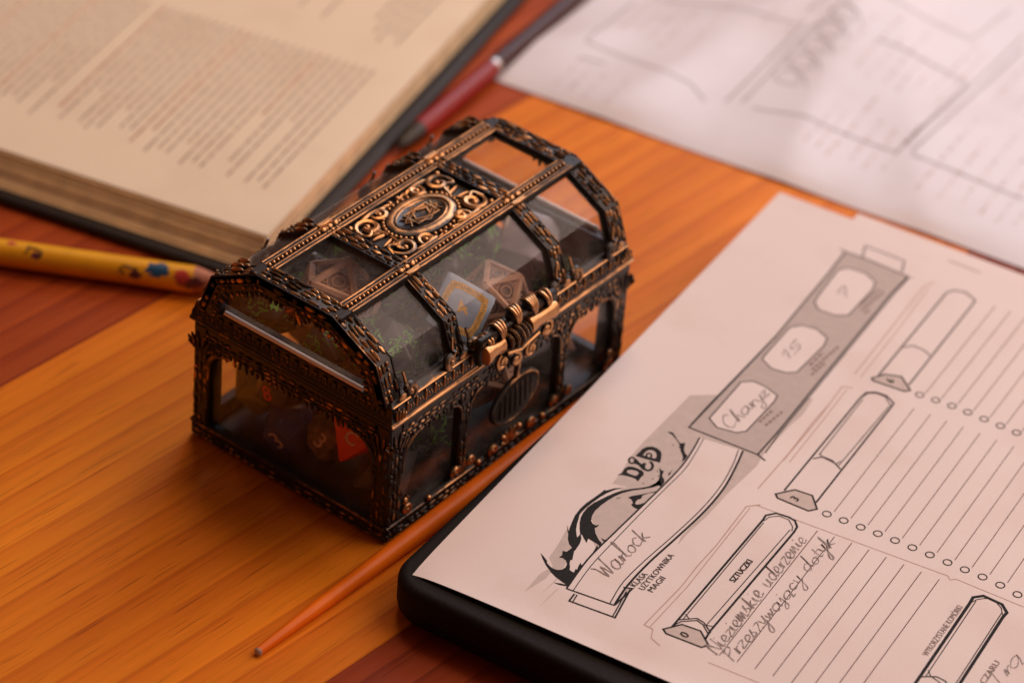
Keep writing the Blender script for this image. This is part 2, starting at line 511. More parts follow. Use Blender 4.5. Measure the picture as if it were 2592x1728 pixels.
# traced layout of the printed sheets, millimetres on the sheet
PRINT1 = {
"S":[["K",0.4,[[100.7,33.21],[120.26,32.94],[122.52,35.55],[122.32,39.41],[120.59,44.02],[117.66,44.55],[101.51,44.15],[99.37,42.24],[98.34,36.76],[100.7,33.21]]],["K",0.4,[[132.99,33.07],[135.37,32.82],[150.82,32.69],[153.8,35.04],[154.69,39.38],[152.57,43.75],[148.86,44.61],[133.34,43.75],[131.31,41.47],[130.72,37.05],[132.99,33.07]]],["K",0.4,[[166.09,33.07],[169.38,32.66],[184.16,31.77],[186.99,33.82],[187.45,38.95],[185.17,43.42],[181.27,44.3],[165.86,43.98],[163.59,40.78],[163.43,35.58],[166.09,33.07]]],["K",0.5,[[93.94,30.48],[102.96,30.64],[143.83,31.41],[181.25,30.26],[193.69,29.61],[194.05,35.31],[193.4,47.29],[193.11,50.09],[183.26,49.62],[105.4,51.4],[94.19,51.32],[93.94,30.48]]],["K",0.35,[[95.95,52.72],[105.04,52.04],[182.84,50.3],[192.9,50.43]]],["K",0.35,[[95.47,30.37],[104.39,30.35],[145.48,31.3]]],["K",0.5,[[94.19,51.32],[93.04,54.19]]],["K",0.4,[[194.16,27.67],[193.69,29.61]]],["L",0.3,[[193.11,50.09],[193.33,51.67]]],["K",0.4,[[194.27,34.96],[199.87,33.03],[199.71,45.81],[194.14,47.68]]],["L",0.35,[[207.63,56.25],[207.31,66.77]]],["L",0.75,[[107.11,45.23],[108.36,45.35]]],["L",0.75,[[108.85,45.39],[110.1,45.51]]],["L",0.75,[[110.59,45.56],[111.85,45.68]]],["L",0.75,[[112.34,45.72],[113.59,45.84]]],["L",0.75,[[106.58,47.35],[107.85,47.51]]],["L",0.75,[[108.35,47.57],[109.63,47.72]]],["L",0.75,[[110.12,47.78],[111.4,47.94]]],["L",0.75,[[111.9,48.0],[113.18,48.16]]],["L",0.75,[[113.68,48.22],[114.97,48.38]]],["L",0.75,[[138.25,45.32],[140.04,45.4]]],["L",0.75,[[140.74,45.43],[142.53,45.51]]],["L",0.75,[[143.23,45.55],[145.03,45.63]]],["L",0.75,[[136.74,46.77],[138.04,46.89]]],["L",0.75,[[138.55,46.94],[139.85,47.06]]],["L",0.75,[[140.36,47.11],[141.67,47.23]]],["L",0.75,[[142.18,47.28],[143.5,47.4]]],["L",0.75,[[144.01,47.45],[145.32,47.57]]],["L",0.75,[[145.84,47.62],[147.16,47.74]]],["L",0.75,[[147.67,47.79],[148.99,47.91]]],["L",0.75,[[149.51,47.96],[150.84,48.08]]],["L",0.75,[[134.42,47.67],[135.8,47.8]]],["L",0.75,[[136.34,47.85],[137.72,47.97]]],["L",0.75,[[138.25,48.02],[139.64,48.15]]],["L",0.75,[[140.18,48.2],[141.57,48.32]]],["L",0.75,[[171.94,44.42],[173.25,44.6]]],["L",0.75,[[173.76,44.67],[175.06,44.86]]],["L",0.75,[[175.57,44.93],[176.89,45.11]]],["L",0.75,[[177.4,45.18],[178.71,45.36]]],["L",0.75,[[179.23,45.43],[180.54,45.62]]],["L",0.75,[[181.06,45.69],[182.38,45.87]]],["L",0.75,[[170.33,45.91],[171.59,46.07]]],["L",0.75,[[172.08,46.13],[173.34,46.3]]],["L",0.75,[[173.83,46.36],[175.09,46.53]]],["L",0.75,[[175.59,46.59],[176.85,46.75]]],["L",0.75,[[177.35,46.82],[178.62,46.98]]],["L",0.75,[[179.11,47.05],[180.38,47.21]]],["L",0.75,[[180.88,47.28],[182.15,47.44]]],["L",0.75,[[169.18,47.41],[169.87,47.48]]],["L",0.75,[[170.14,47.51],[170.83,47.59]]],["L",0.75,[[171.1,47.61],[171.79,47.69]]],["K",0.5,[[16.96,35.67],[18.74,35.49],[21.27,35.23],[24.22,34.95],[27.26,34.71],[30.05,34.57],[32.57,34.57],[35.04,34.65],[37.49,34.78],[39.93,34.94],[42.38,35.08],[44.82,35.2],[47.24,35.33],[49.66,35.48],[52.11,35.62],[54.63,35.76],[57.3,35.91],[60.08,36.08],[62.88,36.24],[65.57,36.38],[68.04,36.5],[70.25,36.59],[72.28,36.66],[74.17,36.71],[75.96,36.73],[77.68,36.71],[79.3,36.64],[80.81,36.53],[82.24,36.39],[83.62,36.22],[85.01,36.05],[86.49,35.85],[88.04,35.6],[89.51,35.35],[90.77,35.13],[91.67,34.98]]],["K",0.25,[[16.97,37.47],[18.5,37.33],[20.65,37.11],[23.18,36.86],[25.86,36.65],[28.43,36.51],[30.92,36.47],[33.49,36.49],[36.11,36.55],[38.74,36.63],[41.35,36.69],[43.91,36.75],[46.46,36.81],[49.01,36.88],[51.58,36.96],[54.21,37.05],[56.96,37.15],[59.84,37.27],[62.7,37.4],[65.44,37.52],[67.92,37.62],[70.1,37.73],[72.05,37.85],[73.84,37.95],[75.54,38.02],[77.23,38.01],[78.87,37.93],[80.44,37.79],[81.94,37.6],[83.42,37.39],[84.89,37.19],[86.45,36.97],[88.1,36.71],[89.67,36.45],[91.01,36.22],[91.97,36.06]]],["K",0.3,[[18.18,47.61],[19.4,47.42],[21.11,47.15],[23.13,46.85],[25.26,46.59],[27.32,46.45],[29.29,46.43],[31.29,46.5],[33.36,46.62],[35.51,46.79],[37.78,46.97],[40.2,47.2],[42.74,47.48],[45.37,47.78],[48.05,48.09],[50.73,48.36],[53.48,48.61],[56.32,48.87],[59.16,49.1],[61.95,49.3],[64.58,49.43],[67.05,49.5],[69.41,49.51],[71.68,49.48],[73.88,49.39],[76.04,49.26],[78.16,49.07],[80.25,48.81],[82.25,48.51],[84.16,48.19],[85.93,47.87],[87.64,47.52],[89.3,47.11],[90.8,46.71],[92.06,46.37],[92.98,46.12]]],["K",0.6,[[18.22,48.86],[19.27,48.73],[20.74,48.54],[22.48,48.33],[24.39,48.14],[26.33,48.02],[28.31,47.98],[30.43,47.98],[32.66,48.02],[34.98,48.11],[37.38,48.23],[39.88,48.41],[42.49,48.65],[45.18,48.92],[47.91,49.2],[50.63,49.46],[53.4,49.7],[56.23,49.96],[59.07,50.2],[61.84,50.4],[64.47,50.54],[66.93,50.61],[69.28,50.63],[71.54,50.6],[73.75,50.52],[75.92,50.38],[78.09,50.16],[80.24,49.86],[82.33,49.52],[84.31,49.16],[86.15,48.83],[87.89,48.49],[89.58,48.13],[91.12,47.79],[92.4,47.49],[93.33,47.28]]],["K",0.45,[[16.96,35.67],[18.22,48.86]]],["K",0.5,[[16.33,38.35],[13.18,38.57],[14.2,51.33],[25.99,49.34]]],["K",0.35,[[16.42,39.07],[13.28,39.54]]],["K",0.35,[[14.34,50.59],[24.7,48.91]]],["K",0.5,[[18.27,48.94],[26.62,49.66],[25.68,47.45]]],["K",0.55,[[72.9,25.21],[72.36,25.41],[71.83,25.44],[71.43,25.29],[71.22,25.0],[71.25,24.61],[71.52,24.21],[71.96,23.88],[72.5,23.67],[73.03,23.64],[73.43,23.79],[73.64,24.09],[73.61,24.48],[73.34,24.88],[72.9,25.21]]],["K",0.75,[[74.71,28.74],[74.62,29.2],[74.33,29.67],[73.85,30.08],[73.26,30.4],[72.62,30.58],[72.02,30.6],[71.51,30.46],[71.17,30.17],[71.03,29.77],[71.12,29.31],[71.41,28.85],[71.88,28.43],[72.47,28.11],[73.11,27.93]]],["K",0.5,[[77.23,27.92],[76.76,28.09],[76.32,28.12],[75.97,27.99],[75.79,27.74],[75.82,27.41],[76.05,27.07],[76.43,26.78],[76.89,26.61],[77.34,26.59],[77.69,26.72],[77.86,26.97],[77.84,27.3],[77.61,27.64],[77.23,27.92]]],["K",0.9,[[72.07,25.32],[72.14,26.54],[72.28,27.85],[73.45,28.14]]],["K",0.8,[[73.38,24.95],[72.57,26.31],[71.29,28.39],[70.93,29.27]]],["K",0.3,[[72.37,32.16],[72.17,32.55]]],["K",0.3,[[70.85,33.32],[70.65,33.7]]],["K",0.3,[[68.85,32.68],[68.65,33.06]]],["K",0.3,[[65.72,31.51],[65.52,31.89]]],["K",0.3,[[84.64,30.33],[84.43,30.72]]],["K",0.3,[[56.81,29.17],[56.62,29.55]]],["K",0.3,[[56.33,28.75],[56.14,29.13]]],["K",0.6,[[19.52,64.96],[70.52,64.94],[72.55,64.7],[74.95,66.63],[75.39,70.05],[75.02,72.05],[73.09,73.68],[70.66,73.96],[23.51,73.7],[19.78,74.14]]],["K",0.25,[[23.43,65.92],[69.5,65.62]]],["K",0.25,[[25.08,71.87],[70.92,72.69]]],["K",0.25,[[70.15,65.29],[72.44,65.8],[74.31,67.73],[74.41,70.54],[72.4,72.68],[70.67,73.33]]],["K",0.25,[[25.61,65.53],[24.62,67.06]]],["K",0.25,[[24.7,71.32],[25.38,73.48]]],["K",0.35,[[22.67,65.05],[25.89,68.67],[25.42,70.94],[22.99,74.12]]],["K",0.35,[[19.94,64.98],[22.46,65.93],[25.17,69.05],[24.57,71.13],[22.06,73.95]]],["K",0.5,[[17.31,63.51],[21.63,66.62],[22.11,71.67],[18.52,75.8],[16.74,74.73],[16.26,64.92],[17.31,63.51]]],["K",0.5,[[84.64,64.12],[133.04,63.48],[136.2,63.83],[137.79,65.86],[138.13,68.94],[136.24,72.13],[133.89,72.31],[84.96,73.39]]],["K",0.25,[[103.67,65.12],[132.79,64.3]]],["K",0.25,[[102.63,71.53],[134.1,71.67]]],["K",0.25,[[133.17,63.66],[136.13,64.33],[137.47,66.24],[137.51,69.0],[134.51,72.02]]],["K",0.4,[[101.26,64.49],[103.56,66.31],[103.63,69.01],[101.47,72.67]]],["K",0.25,[[104.38,65.0],[103.38,66.4],[102.87,70.73],[104.75,71.18]]],["K",0.5,[[81.98,62.84],[86.56,66.32],[87.06,71.24],[82.68,74.82],[80.69,73.25],[80.75,64.05],[81.98,62.84]]],["K",0.45,[[145.38,63.2],[192.52,62.62],[194.83,63.97],[195.95,66.81],[194.0,71.03],[191.44,71.22],[146.2,72.11]]],["K",0.35,[[161.07,63.32],[163.61,65.44],[163.41,68.82],[162.14,71.27]]],["K",0.5,[[143.01,62.22],[146.68,64.45],[148.45,68.74],[144.24,73.48],[142.82,72.29],[142.18,62.85],[143.01,62.22]]],["K",0.85,[[32.11,125.48],[71.22,124.22],[73.8,124.0],[75.88,125.99],[75.56,131.36],[73.31,133.74],[71.07,133.56],[38.35,134.87]]],["K",0.25,[[39.39,126.45],[72.89,125.22]]],["K",0.25,[[37.76,134.0],[72.37,132.65]]],["K",0.25,[[71.16,124.25],[73.4,125.11],[74.83,126.34],[75.57,127.41],[75.27,130.1],[74.09,131.77],[71.36,133.43]]],["K",0.25,[[41.71,126.06],[40.04,127.4],[39.36,129.64],[38.51,131.62]]],["K",0.35,[[38.07,125.23],[39.52,127.07],[40.65,128.83],[40.43,131.2],[38.9,133.26]]],["F",0.2,[[84.33,79.05],[137.35,77.82]]],["F",0.2,[[84.46,83.92],[137.48,82.69]]],["F",0.2,[[84.58,88.86],[137.6,87.63]]],["F",0.2,[[84.76,93.75],[137.78,92.52]]],["F",0.2,[[84.85,98.71],[137.87,97.48]]],["F",0.2,[[84.84,103.74],[137.86,102.51]]],["F",0.2,[[84.79,108.78],[137.81,107.55]]],["F",0.2,[[84.66,113.91],[137.68,112.68]]],["F",0.2,[[84.61,118.9],[137.63,117.67]]],["F",0.2,[[84.59,123.94],[137.61,122.71]]],["F",0.2,[[84.25,129.1],[137.27,127.87]]],["F",0.2,[[83.4,134.34],[136.42,133.11]]],["F",0.2,[[145.44,77.55],[194.61,76.93]]],["F",0.2,[[145.84,82.25],[195.01,81.63]]],["F",0.2,[[146.07,87.05],[195.24,86.43]]],["F",0.2,[[146.01,91.88],[195.18,91.26]]],["F",0.2,[[145.83,96.88],[195.0,96.26]]],["F",0.2,[[145.68,101.89],[194.85,101.27]]],["F",0.2,[[145.46,106.78],[194.63,106.16]]],["F",0.2,[[145.46,111.65],[194.63,111.03]]],["F",0.2,[[145.47,116.52],[194.64,115.9]]],["F",0.2,[[145.47,121.39],[194.64,120.77]]],["F",0.2,[[145.47,126.27],[194.64,125.65]]],["F",0.22,[[16.62,79.86],[74.77,78.83]]],["F",0.22,[[16.98,84.67],[75.13,83.64]]],["F",0.22,[[17.25,89.56],[75.4,88.53]]],["F",0.22,[[17.48,94.49],[75.63,93.46]]],["F",0.22,[[17.28,99.52],[75.43,98.49]]],["F",0.22,[[17.29,104.61],[75.44,103.58]]],["F",0.22,[[17.19,109.64],[75.34,108.61]]],["F",0.22,[[17.11,114.77],[75.26,113.74]]],["E",0.18,[[74.92,61.15],[75.77,78.11],[76.66,94.42],[77.83,115.15],[76.67,116.1],[77.86,117.29],[77.85,136.53],[77.34,145.56]]],["E",0.2,[[12.74,78.67],[13.18,92.87]]],["E",0.3,[[16.04,58.72],[34.34,59.64],[43.77,59.3],[54.18,59.55],[72.86,58.79],[75.67,61.56]]],["E",0.25,[[16.34,60.33],[35.25,60.95],[55.61,60.36],[72.75,59.9]]],["E",0.25,[[16.04,58.72],[15.83,61.36],[12.64,62.57],[11.27,65.83]]],["E",0.3,[[141.75,57.46],[170.41,56.6],[191.38,55.95],[195.24,57.54]]],["E",0.25,[[141.47,59.46],[169.2,58.59],[191.47,57.35]]],["E",0.3,[[95.86,58.23],[119.68,57.92],[134.77,57.08],[135.86,59.81]]],["E",0.25,[[96.22,59.88],[119.8,59.25],[134.26,58.72]]],["E",0.3,[[81.21,57.97],[99.48,58.05],[115.87,57.43],[125.51,57.57]]]],
"F":[["G",[[106.74,24.07],[121.02,42.97],[125.11,52.9],[117.01,53.64],[109.85,52.89],[95.62,52.53],[89.77,53.36],[76.34,52.28],[63.71,51.98],[53.48,51.07],[48.37,51.17],[52.06,50.26],[64.47,50.54],[75.92,50.38],[86.15,48.83],[93.33,47.28],[92.97,44.79],[91.67,34.98],[85.01,36.05],[77.68,36.71],[68.04,36.5],[54.63,35.76],[42.38,35.08],[35.04,34.41],[37.98,31.21],[42.87,29.54],[44.86,27.38],[51.0,26.1],[56.98,27.05],[61.72,28.72],[60.86,24.92],[67.71,24.39],[73.42,23.42],[81.63,23.29],[89.26,23.53],[94.07,23.68]]],["G",[[38.91,23.84],[31.26,25.25],[24.93,25.95],[21.77,29.32],[23.06,31.19],[30.77,29.47],[35.31,26.13]]],["G",[[25.53,29.27],[17.17,29.33],[9.62,27.42],[18.19,27.18]]],["G",[[22.67,32.45],[17.26,31.88],[11.03,31.27],[19.57,31.6]]],["G",[[16.66,34.03],[11.98,33.84],[5.94,33.41],[14.27,33.57]]],["H",[[93.94,30.48],[102.96,30.64],[143.83,31.41],[181.25,30.26],[193.69,29.61],[194.05,35.31],[193.4,47.29],[193.11,50.09],[183.26,49.62],[105.4,51.4],[94.19,51.32]]],["W",[[100.7,33.21],[120.26,32.94],[122.52,35.55],[122.32,39.41],[120.59,44.02],[117.66,44.55],[101.51,44.15],[99.37,42.24],[98.34,36.76]]],["W",[[132.99,33.07],[135.37,32.82],[150.82,32.69],[153.8,35.04],[154.69,39.38],[152.57,43.75],[148.86,44.61],[133.34,43.75],[131.31,41.47],[130.72,37.05]]],["W",[[166.09,33.07],[169.38,32.66],[184.16,31.77],[186.99,33.82],[187.45,38.95],[185.17,43.42],[181.27,44.3],[165.86,43.98],[163.59,40.78],[163.43,35.58]]],["W",[[16.96,35.67],[18.74,35.49],[21.27,35.23],[24.22,34.95],[27.26,34.71],[30.05,34.57],[32.57,34.57],[35.04,34.65],[37.49,34.78],[39.93,34.94],[42.38,35.08],[44.82,35.2],[47.24,35.33],[49.66,35.48],[52.11,35.62],[54.63,35.76],[57.3,35.91],[60.08,36.08],[62.88,36.24],[65.57,36.38],[68.04,36.5],[70.25,36.59],[72.28,36.66],[74.17,36.71],[75.96,36.73],[77.68,36.71],[79.3,36.64],[80.81,36.53],[82.24,36.39],[83.62,36.22],[85.01,36.05],[86.49,35.85],[88.04,35.6],[89.51,35.35],[90.77,35.13],[91.67,34.98],[93.33,47.28],[92.4,47.49],[91.12,47.79],[89.58,48.13],[87.89,48.49],[86.15,48.83],[84.31,49.16],[82.33,49.52],[80.24,49.86],[78.09,50.16],[75.92,50.38],[73.75,50.52],[71.54,50.6],[69.28,50.63],[66.93,50.61],[64.47,50.54],[61.84,50.4],[59.07,50.2],[56.23,49.96],[53.4,49.7],[50.63,49.46],[47.91,49.2],[45.18,48.92],[42.49,48.65],[39.88,48.41],[37.38,48.23],[34.98,48.11],[32.66,48.02],[30.43,47.98],[28.31,47.98],[26.33,48.02],[24.39,48.14],[22.48,48.33],[20.74,48.54],[19.27,48.73],[18.22,48.86]]],["G",[[18.47,48.98],[25.08,47.78],[26.62,49.66]]],["K",[[25.38,23.24],[24.57,24.66],[23.53,26.3],[23.01,26.39],[22.36,27.41],[21.84,28.61],[21.96,30.03],[22.77,31.06],[24.05,31.38],[25.38,31.08],[26.41,30.2],[26.83,29.12],[26.56,28.02],[27.8,28.28],[29.37,27.52],[29.56,28.57],[31.0,28.81],[32.39,28.93],[30.99,30.07],[29.44,30.65],[27.55,31.41],[27.43,30.97],[26.11,31.44],[24.78,32.31],[23.84,32.69],[23.52,33.61],[23.58,34.17],[25.08,33.78],[24.96,34.29],[26.57,33.84],[27.91,33.68],[27.25,34.26],[27.91,34.73],[24.41,34.89],[21.58,35.3],[18.92,35.6],[18.21,35.26],[18.6,33.41],[19.26,31.26],[20.24,29.21],[21.92,26.77],[23.83,24.64]]],["K",[[17.12,31.82],[17.72,33.02],[18.46,35.27],[17.8,35.35],[17.26,33.88],[17.08,32.79]]],["K",[[31.99,28.7],[32.68,27.57],[34.26,26.32],[36.85,25.07],[38.85,24.4],[40.94,23.83],[43.73,23.17],[46.84,22.95],[49.75,23.15],[52.98,23.79],[55.88,24.31],[57.53,24.47],[57.19,24.87],[59.43,26.32],[61.15,28.42],[59.06,26.82],[56.62,25.73],[54.08,25.0],[51.18,24.48],[48.11,24.06],[46.06,23.99],[44.6,24.05],[43.0,24.64],[40.98,25.32],[38.69,26.3],[36.99,27.4],[36.2,28.05],[37.44,28.05],[37.99,28.14],[36.27,29.22],[34.25,29.84],[31.29,30.15],[30.96,30.03],[31.87,29.22]]],["K",[[39.12,23.34],[37.2,24.87],[35.86,25.78],[36.7,24.86]]],["K",[[37.87,27.96],[39.57,26.86],[41.72,25.66],[43.67,24.87],[45.85,24.41],[48.27,24.28],[50.82,24.68],[53.16,25.51],[55.52,26.34],[57.69,27.27],[59.84,28.53],[61.63,29.99],[63.39,31.78],[65.33,33.47],[68.06,34.43],[70.02,34.3],[67.07,36.33],[67.25,35.48],[65.58,34.55],[63.63,32.86],[61.38,30.73],[58.92,29.03],[56.74,28.1],[54.2,27.37],[51.31,26.84],[48.4,26.63],[46.13,26.98],[44.15,27.72],[43.33,28.69],[43.24,29.64],[43.95,30.3],[42.68,30.26],[42.19,29.92],[40.51,31.06],[39.36,32.24],[38.41,33.37],[37.9,34.4],[36.36,34.65],[36.87,33.62],[37.18,31.95],[37.47,30.59],[35.65,31.15],[36.69,29.82],[37.81,28.6]]],["K",[[39.75,33.17],[39.47,33.83],[39.42,34.46],[40.0,34.59],[38.81,34.65],[38.76,34.22]]],["K",[[58.18,31.11],[59.46,31.78],[61.13,33.3],[63.48,35.07],[64.89,36.13],[64.44,36.22],[62.58,34.65],[61.07,33.94],[59.73,34.21],[58.57,33.63],[57.16,33.79],[56.76,34.31],[57.63,35.2],[58.79,35.78],[57.23,35.71],[55.34,35.53],[55.35,34.46],[55.99,33.21],[56.85,33.35],[57.91,32.32]]],["K",[[32.77,34.4],[36.52,33.82],[35.43,34.72],[33.25,34.73]]],["K",[[88.89,26.44],[89.49,27.87],[88.45,29.23],[87.75,29.95],[86.46,31.79],[87.43,32.9],[86.09,33.26],[84.59,33.94],[83.32,34.95],[82.81,35.91],[81.02,36.16],[79.64,35.86],[81.53,35.21],[82.79,34.19],[83.48,33.48],[84.58,32.79],[84.51,32.13],[85.09,32.4],[86.37,31.38],[87.34,29.94],[88.32,28.49]]],["K",[[73.99,31.98],[73.43,32.86],[73.33,33.83],[72.45,33.95],[71.21,34.39],[70.37,35.41],[69.3,36.09],[67.44,36.18],[67.65,35.38],[66.65,34.78],[65.28,33.92],[63.03,32.62],[65.7,33.69],[67.23,34.23],[69.08,34.39],[70.52,33.96],[71.99,33.29]]],["K",[[76.61,35.17],[74.98,35.35],[73.67,35.7],[72.19,35.81],[73.13,35.2],[74.04,35.39]]],["K",[[64.72,24.26],[66.12,24.88],[68.21,24.54],[69.64,24.91],[70.2,25.99],[70.33,27.3],[70.16,29.0],[69.54,29.79],[68.58,30.08],[67.53,29.96],[65.53,30.13],[66.18,28.86],[65.96,27.15],[65.59,25.51]],[[68.11,25.51],[68.95,26.44],[69.23,27.66],[69.01,28.47],[68.25,28.77],[67.28,28.49],[67.03,27.02],[67.21,25.89]]],["K",[[74.72,24.34],[76.79,24.49],[78.46,24.51],[79.97,25.08],[80.85,26.23],[80.98,27.54],[80.48,28.92],[79.39,29.9],[77.56,30.65],[75.92,31.22],[75.53,29.32],[75.1,27.25]],[[76.12,25.89],[77.79,25.8],[79.0,26.18],[79.5,27.07],[79.21,28.17],[78.18,29.0],[76.92,29.4],[76.56,28.77],[76.19,27.12]]],["H2",[[17.31,63.51],[21.63,66.62],[22.11,71.67],[18.52,75.8],[16.74,74.73],[16.26,64.92]]],["H2",[[81.98,62.84],[86.56,66.32],[87.06,71.24],[82.68,74.82],[80.69,73.25],[80.75,64.05]]],["H2",[[143.01,62.22],[146.68,64.45],[148.45,68.74],[144.24,73.48],[142.82,72.29],[142.18,62.85]]]],
"T":[["K","KLASA",[27.24,49.95],[33.56,50.39],0],["K","UŻYTKOWNIKA",[27.46,52.44],[44.15,52.48],0],["K","MAGII",[27.98,54.63],[34.81,54.87],0],["K","SZTUCZKI",[43.6,70.26],[53.86,70.44],1],["L","WYKORZYSTANE KOMÓRKI",[46.29,123.78],[68.7,123.49],0],["L","ŁA CZARU",[40.68,140.14],[54.74,140.08],0],["K","0",[17.48,69.97],[20.5,70.5],2],["K","3",[82.2,69.01],[85.13,69.39],2],["K","6",[143.95,67.97],[146.39,68.22],2]],
"O":[[82.38,77.86,1.15],[82.51,82.73,1.15],[82.63,87.67,1.15],[82.81,92.56,1.15],[82.9,97.52,1.15],[82.89,102.55,1.15],[82.84,107.59,1.15],[82.71,112.72,1.15],[82.66,117.71,1.15],[82.64,122.75,1.15],[82.3,127.91,1.15],[81.45,133.15,1.15],[143.88,76.51,1.15],[144.28,81.21,1.15],[144.51,86.01,1.15],[144.45,90.84,1.15],[144.27,95.84,1.15],[144.12,100.85,1.15],[143.9,105.74,1.15],[143.9,110.61,1.15],[143.91,115.48,1.15],[143.91,120.35,1.15],[143.91,125.23,1.15]],
"H":[["Warlock",[25.73,42.94],[47.69,43.98],8.5],["Nieziemskie uderzenie",[16.62,79.86],[70.13,78.58],0],["Przeszywający dotyk",[16.63,84.33],[73.18,85.12],0],["Charyz",[99.72,40.45],[120.77,42.52],0],["15",[135.93,39.63],[145.3,40.19],0],["7",[171.72,39.72],[176.47,40.09],0],["Trą",[45.44,143.9],[60.4,144.62],0]]}
PRINT2 = [[0.7,[[33.4,16.6],[66.9,17.6]]],[0.7,[[33.4,16.6],[33.0,27.7],[31.6,55.4],[25.8,63.5]]],[0.8,[[29.5,68.8],[74.1,70.7],[83.5,70.8]]],[0.8,[[31.8,73.4],[82.1,74.2],[89.7,77.0]]],[0.6,[[72.1,22.3],[77.1,40.2],[81.3,69.1]]],[0.6,[[91.8,76.0],[111.9,78.7]]],[0.6,[[90.1,69.5],[100.7,71.0],[113.8,70.5]]],[0.5,[[50.2,75.7],[57.1,77.8],[55.3,83.0],[49.0,84.2],[48.2,79.3],[50.2,75.7]]],[0.5,[[57.1,77.8],[54.4,84.3],[49.5,87.5]]],[0.5,[[60.6,75.6],[67.6,77.8],[65.8,83.0],[59.4,84.2],[58.6,79.3],[60.6,75.6]]],[0.5,[[67.6,77.8],[64.9,84.3],[59.9,87.5]]],[0.5,[[71.2,75.6],[78.3,77.7],[76.4,83.1],[69.9,84.3],[69.2,79.2],[71.2,75.6]]],[0.5,[[78.3,77.7],[75.5,84.4],[70.4,87.6]]],[0.5,[[82.0,75.6],[89.1,77.7],[87.2,83.1],[80.6,84.3],[79.9,79.2],[82.0,75.6]]],[0.5,[[89.1,77.7],[86.3,84.4],[81.1,87.6]]],[0.5,[[92.8,75.5],[100.0,77.7],[98.1,83.1],[91.4,84.3],[90.7,79.2],[92.8,75.5]]],[0.5,[[100.0,77.7],[97.2,84.4],[91.9,87.7]]],[0.7,[[30.6,78.0],[33.6,92.3],[33.0,106.4],[32.4,126.4],[37.0,126.9],[82.1,129.2],[84.4,127.3],[87.9,101.1],[87.4,95.1]]],[0.8,[[34.4,130.6],[115.8,135.6]]],[0.7,[[33.1,131.2],[32.9,146.5],[31.5,169.7]]],[0.6,[[37.4,127.6],[123.1,132.7]]],[0.6,[[24.5,19.5],[25.8,27.8]]],[0.5,[[115.8,67.8],[111.4,97.1],[109.9,119.2],[135.3,123.0]]]]


def subdivide3(pts, n):
    out = [pts[0]]
    for a, b in zip(pts, pts[1:]):
        out += [a + (b - a) * i / n for i in range(1, n + 1)]
    return out



# ------------------------------------------------------------------ flat print helpers
def smooth_line(pts, k=4, closed=False):
    if len(pts) < 3:
        return [tuple(p) for p in pts]
    out = []
    n = len(pts)
    for i in range(n - 1):
        p0, p1, p2, p3 = pts[max(i - 1, 0)], pts[i], pts[i + 1], pts[min(i + 2, n - 1)]
        for j in range(k):
            t = j / k
            out.append(tuple(0.5 * (2 * b + (c - a) * t + (2 * a - 5 * b + 4 * c - d) * t * t + (3 * b - a - 3 * c + d) * t ** 3) for a, b, c, d in zip(p0, p1, p2, p3)))
    out.append(tuple(pts[-1]))
    return out


def subdivide(pts, step):
    out = [pts[0]]
    for a, b in zip(pts, pts[1:]):
        n = max(1, int(hypot(b[0] - a[0], b[1] - a[1]) / step))
        out += [(a[0] + (b[0] - a[0]) * i / n, a[1] + (b[1] - a[1]) * i / n) for i in range(1, n + 1)]
    return out


def ribbon(mb, pts, w, zf, wob=0.0, rnd=None):
    """a printed line of width w along pts, laid on the surface zf(x, y)"""
    q = [pts[0]]
    for p in pts[1:]:
        if hypot(p[0] - q[-1][0], p[1] - q[-1][1]) > 1e-3:
            q.append(p)
    if len(q) < 2:
        return
    n = len(q)
    closed = hypot(q[0][0] - q[-1][0], q[0][1] - q[-1][1]) < 1e-3 and n > 3
    L, R = [], []
    for i in range(n):
        a = q[i - 1] if i else (q[-2] if closed else q[0])
        b = q[i + 1] if i < n - 1 else (q[1] if closed else q[-1])
        d1 = Vector((q[i][0] - a[0], q[i][1] - a[1]))
        d2 = Vector((b[0] - q[i][0], b[1] - q[i][1]))
        d1 = d1.normalized() if d1.length > 1e-6 else d2.normalized()
        d2 = d2.normalized() if d2.length > 1e-6 else d1
        t = (d1 + d2)
        t = t.normalized() if t.length > 0.2 else d1
        nn = Vector((-t.y, t.x))
        k = min(1.8, 1 / max(0.3, nn.dot(Vector((-d1.y, d1.x)))))
        hw = w / 2 * k * (1 + (rnd.uniform(-wob, wob) if rnd else 0))
        for lst, s in ((L, 1), (R, -1)):
            x, y = q[i][0] + nn.x * hw * s, q[i][1] + nn.y * hw * s
            lst.append((x, y, zf(x, y)))
    mb.add(L + R, [(i, n + i, n + i + 1, i + 1) for i in range(n - 1)])


def filled(mb, poly, zf, hole=None):
    loops = [[Vector((x, y, 0)) for x, y in poly]] + ([[Vector((x, y, 0)) for x, y in hole]] if hole else [])
    tri = geometry.tessellate_polygon(loops)
    vs = [v for l in loops for v in l]
    mb.add([(v.x, v.y, zf(v.x, v.y)) for v in vs], [up_face(vs, t) for t in tri])


def up_face(vs, t):
    a, b, c = (vs[i] for i in t)
    return tuple(t) if (b - a).cross(c - a).z > 0 else tuple(t)[::-1]


# ------------------------------------------------------------------ table of glued pine boards
rnd = random.Random(7)
TA = radians(-3.6)
table = thing('wooden_table', 'varnished orange pine table top of glued boards under everything', 'table', (0, 0, 0), TA)
table['kind'] = 'structure'
edges = [-320, -172, -26.2, 119.6, 262, 405]
for i in range(5):
    mb = MB()
    y0, y1 = edges[i], edges[i + 1]
    mb.box((160, 0, -12.5), 520, (y1 - y0) / 2 - 0.03, 12.5, ch=0.35)
    mb.build('plank', ['wood_red', 'wood_red', 'wood_mid', 'wood_red2', 'wood_mid'][i], table, smooth=False, loc=(0, (y0 + y1) / 2, 0))

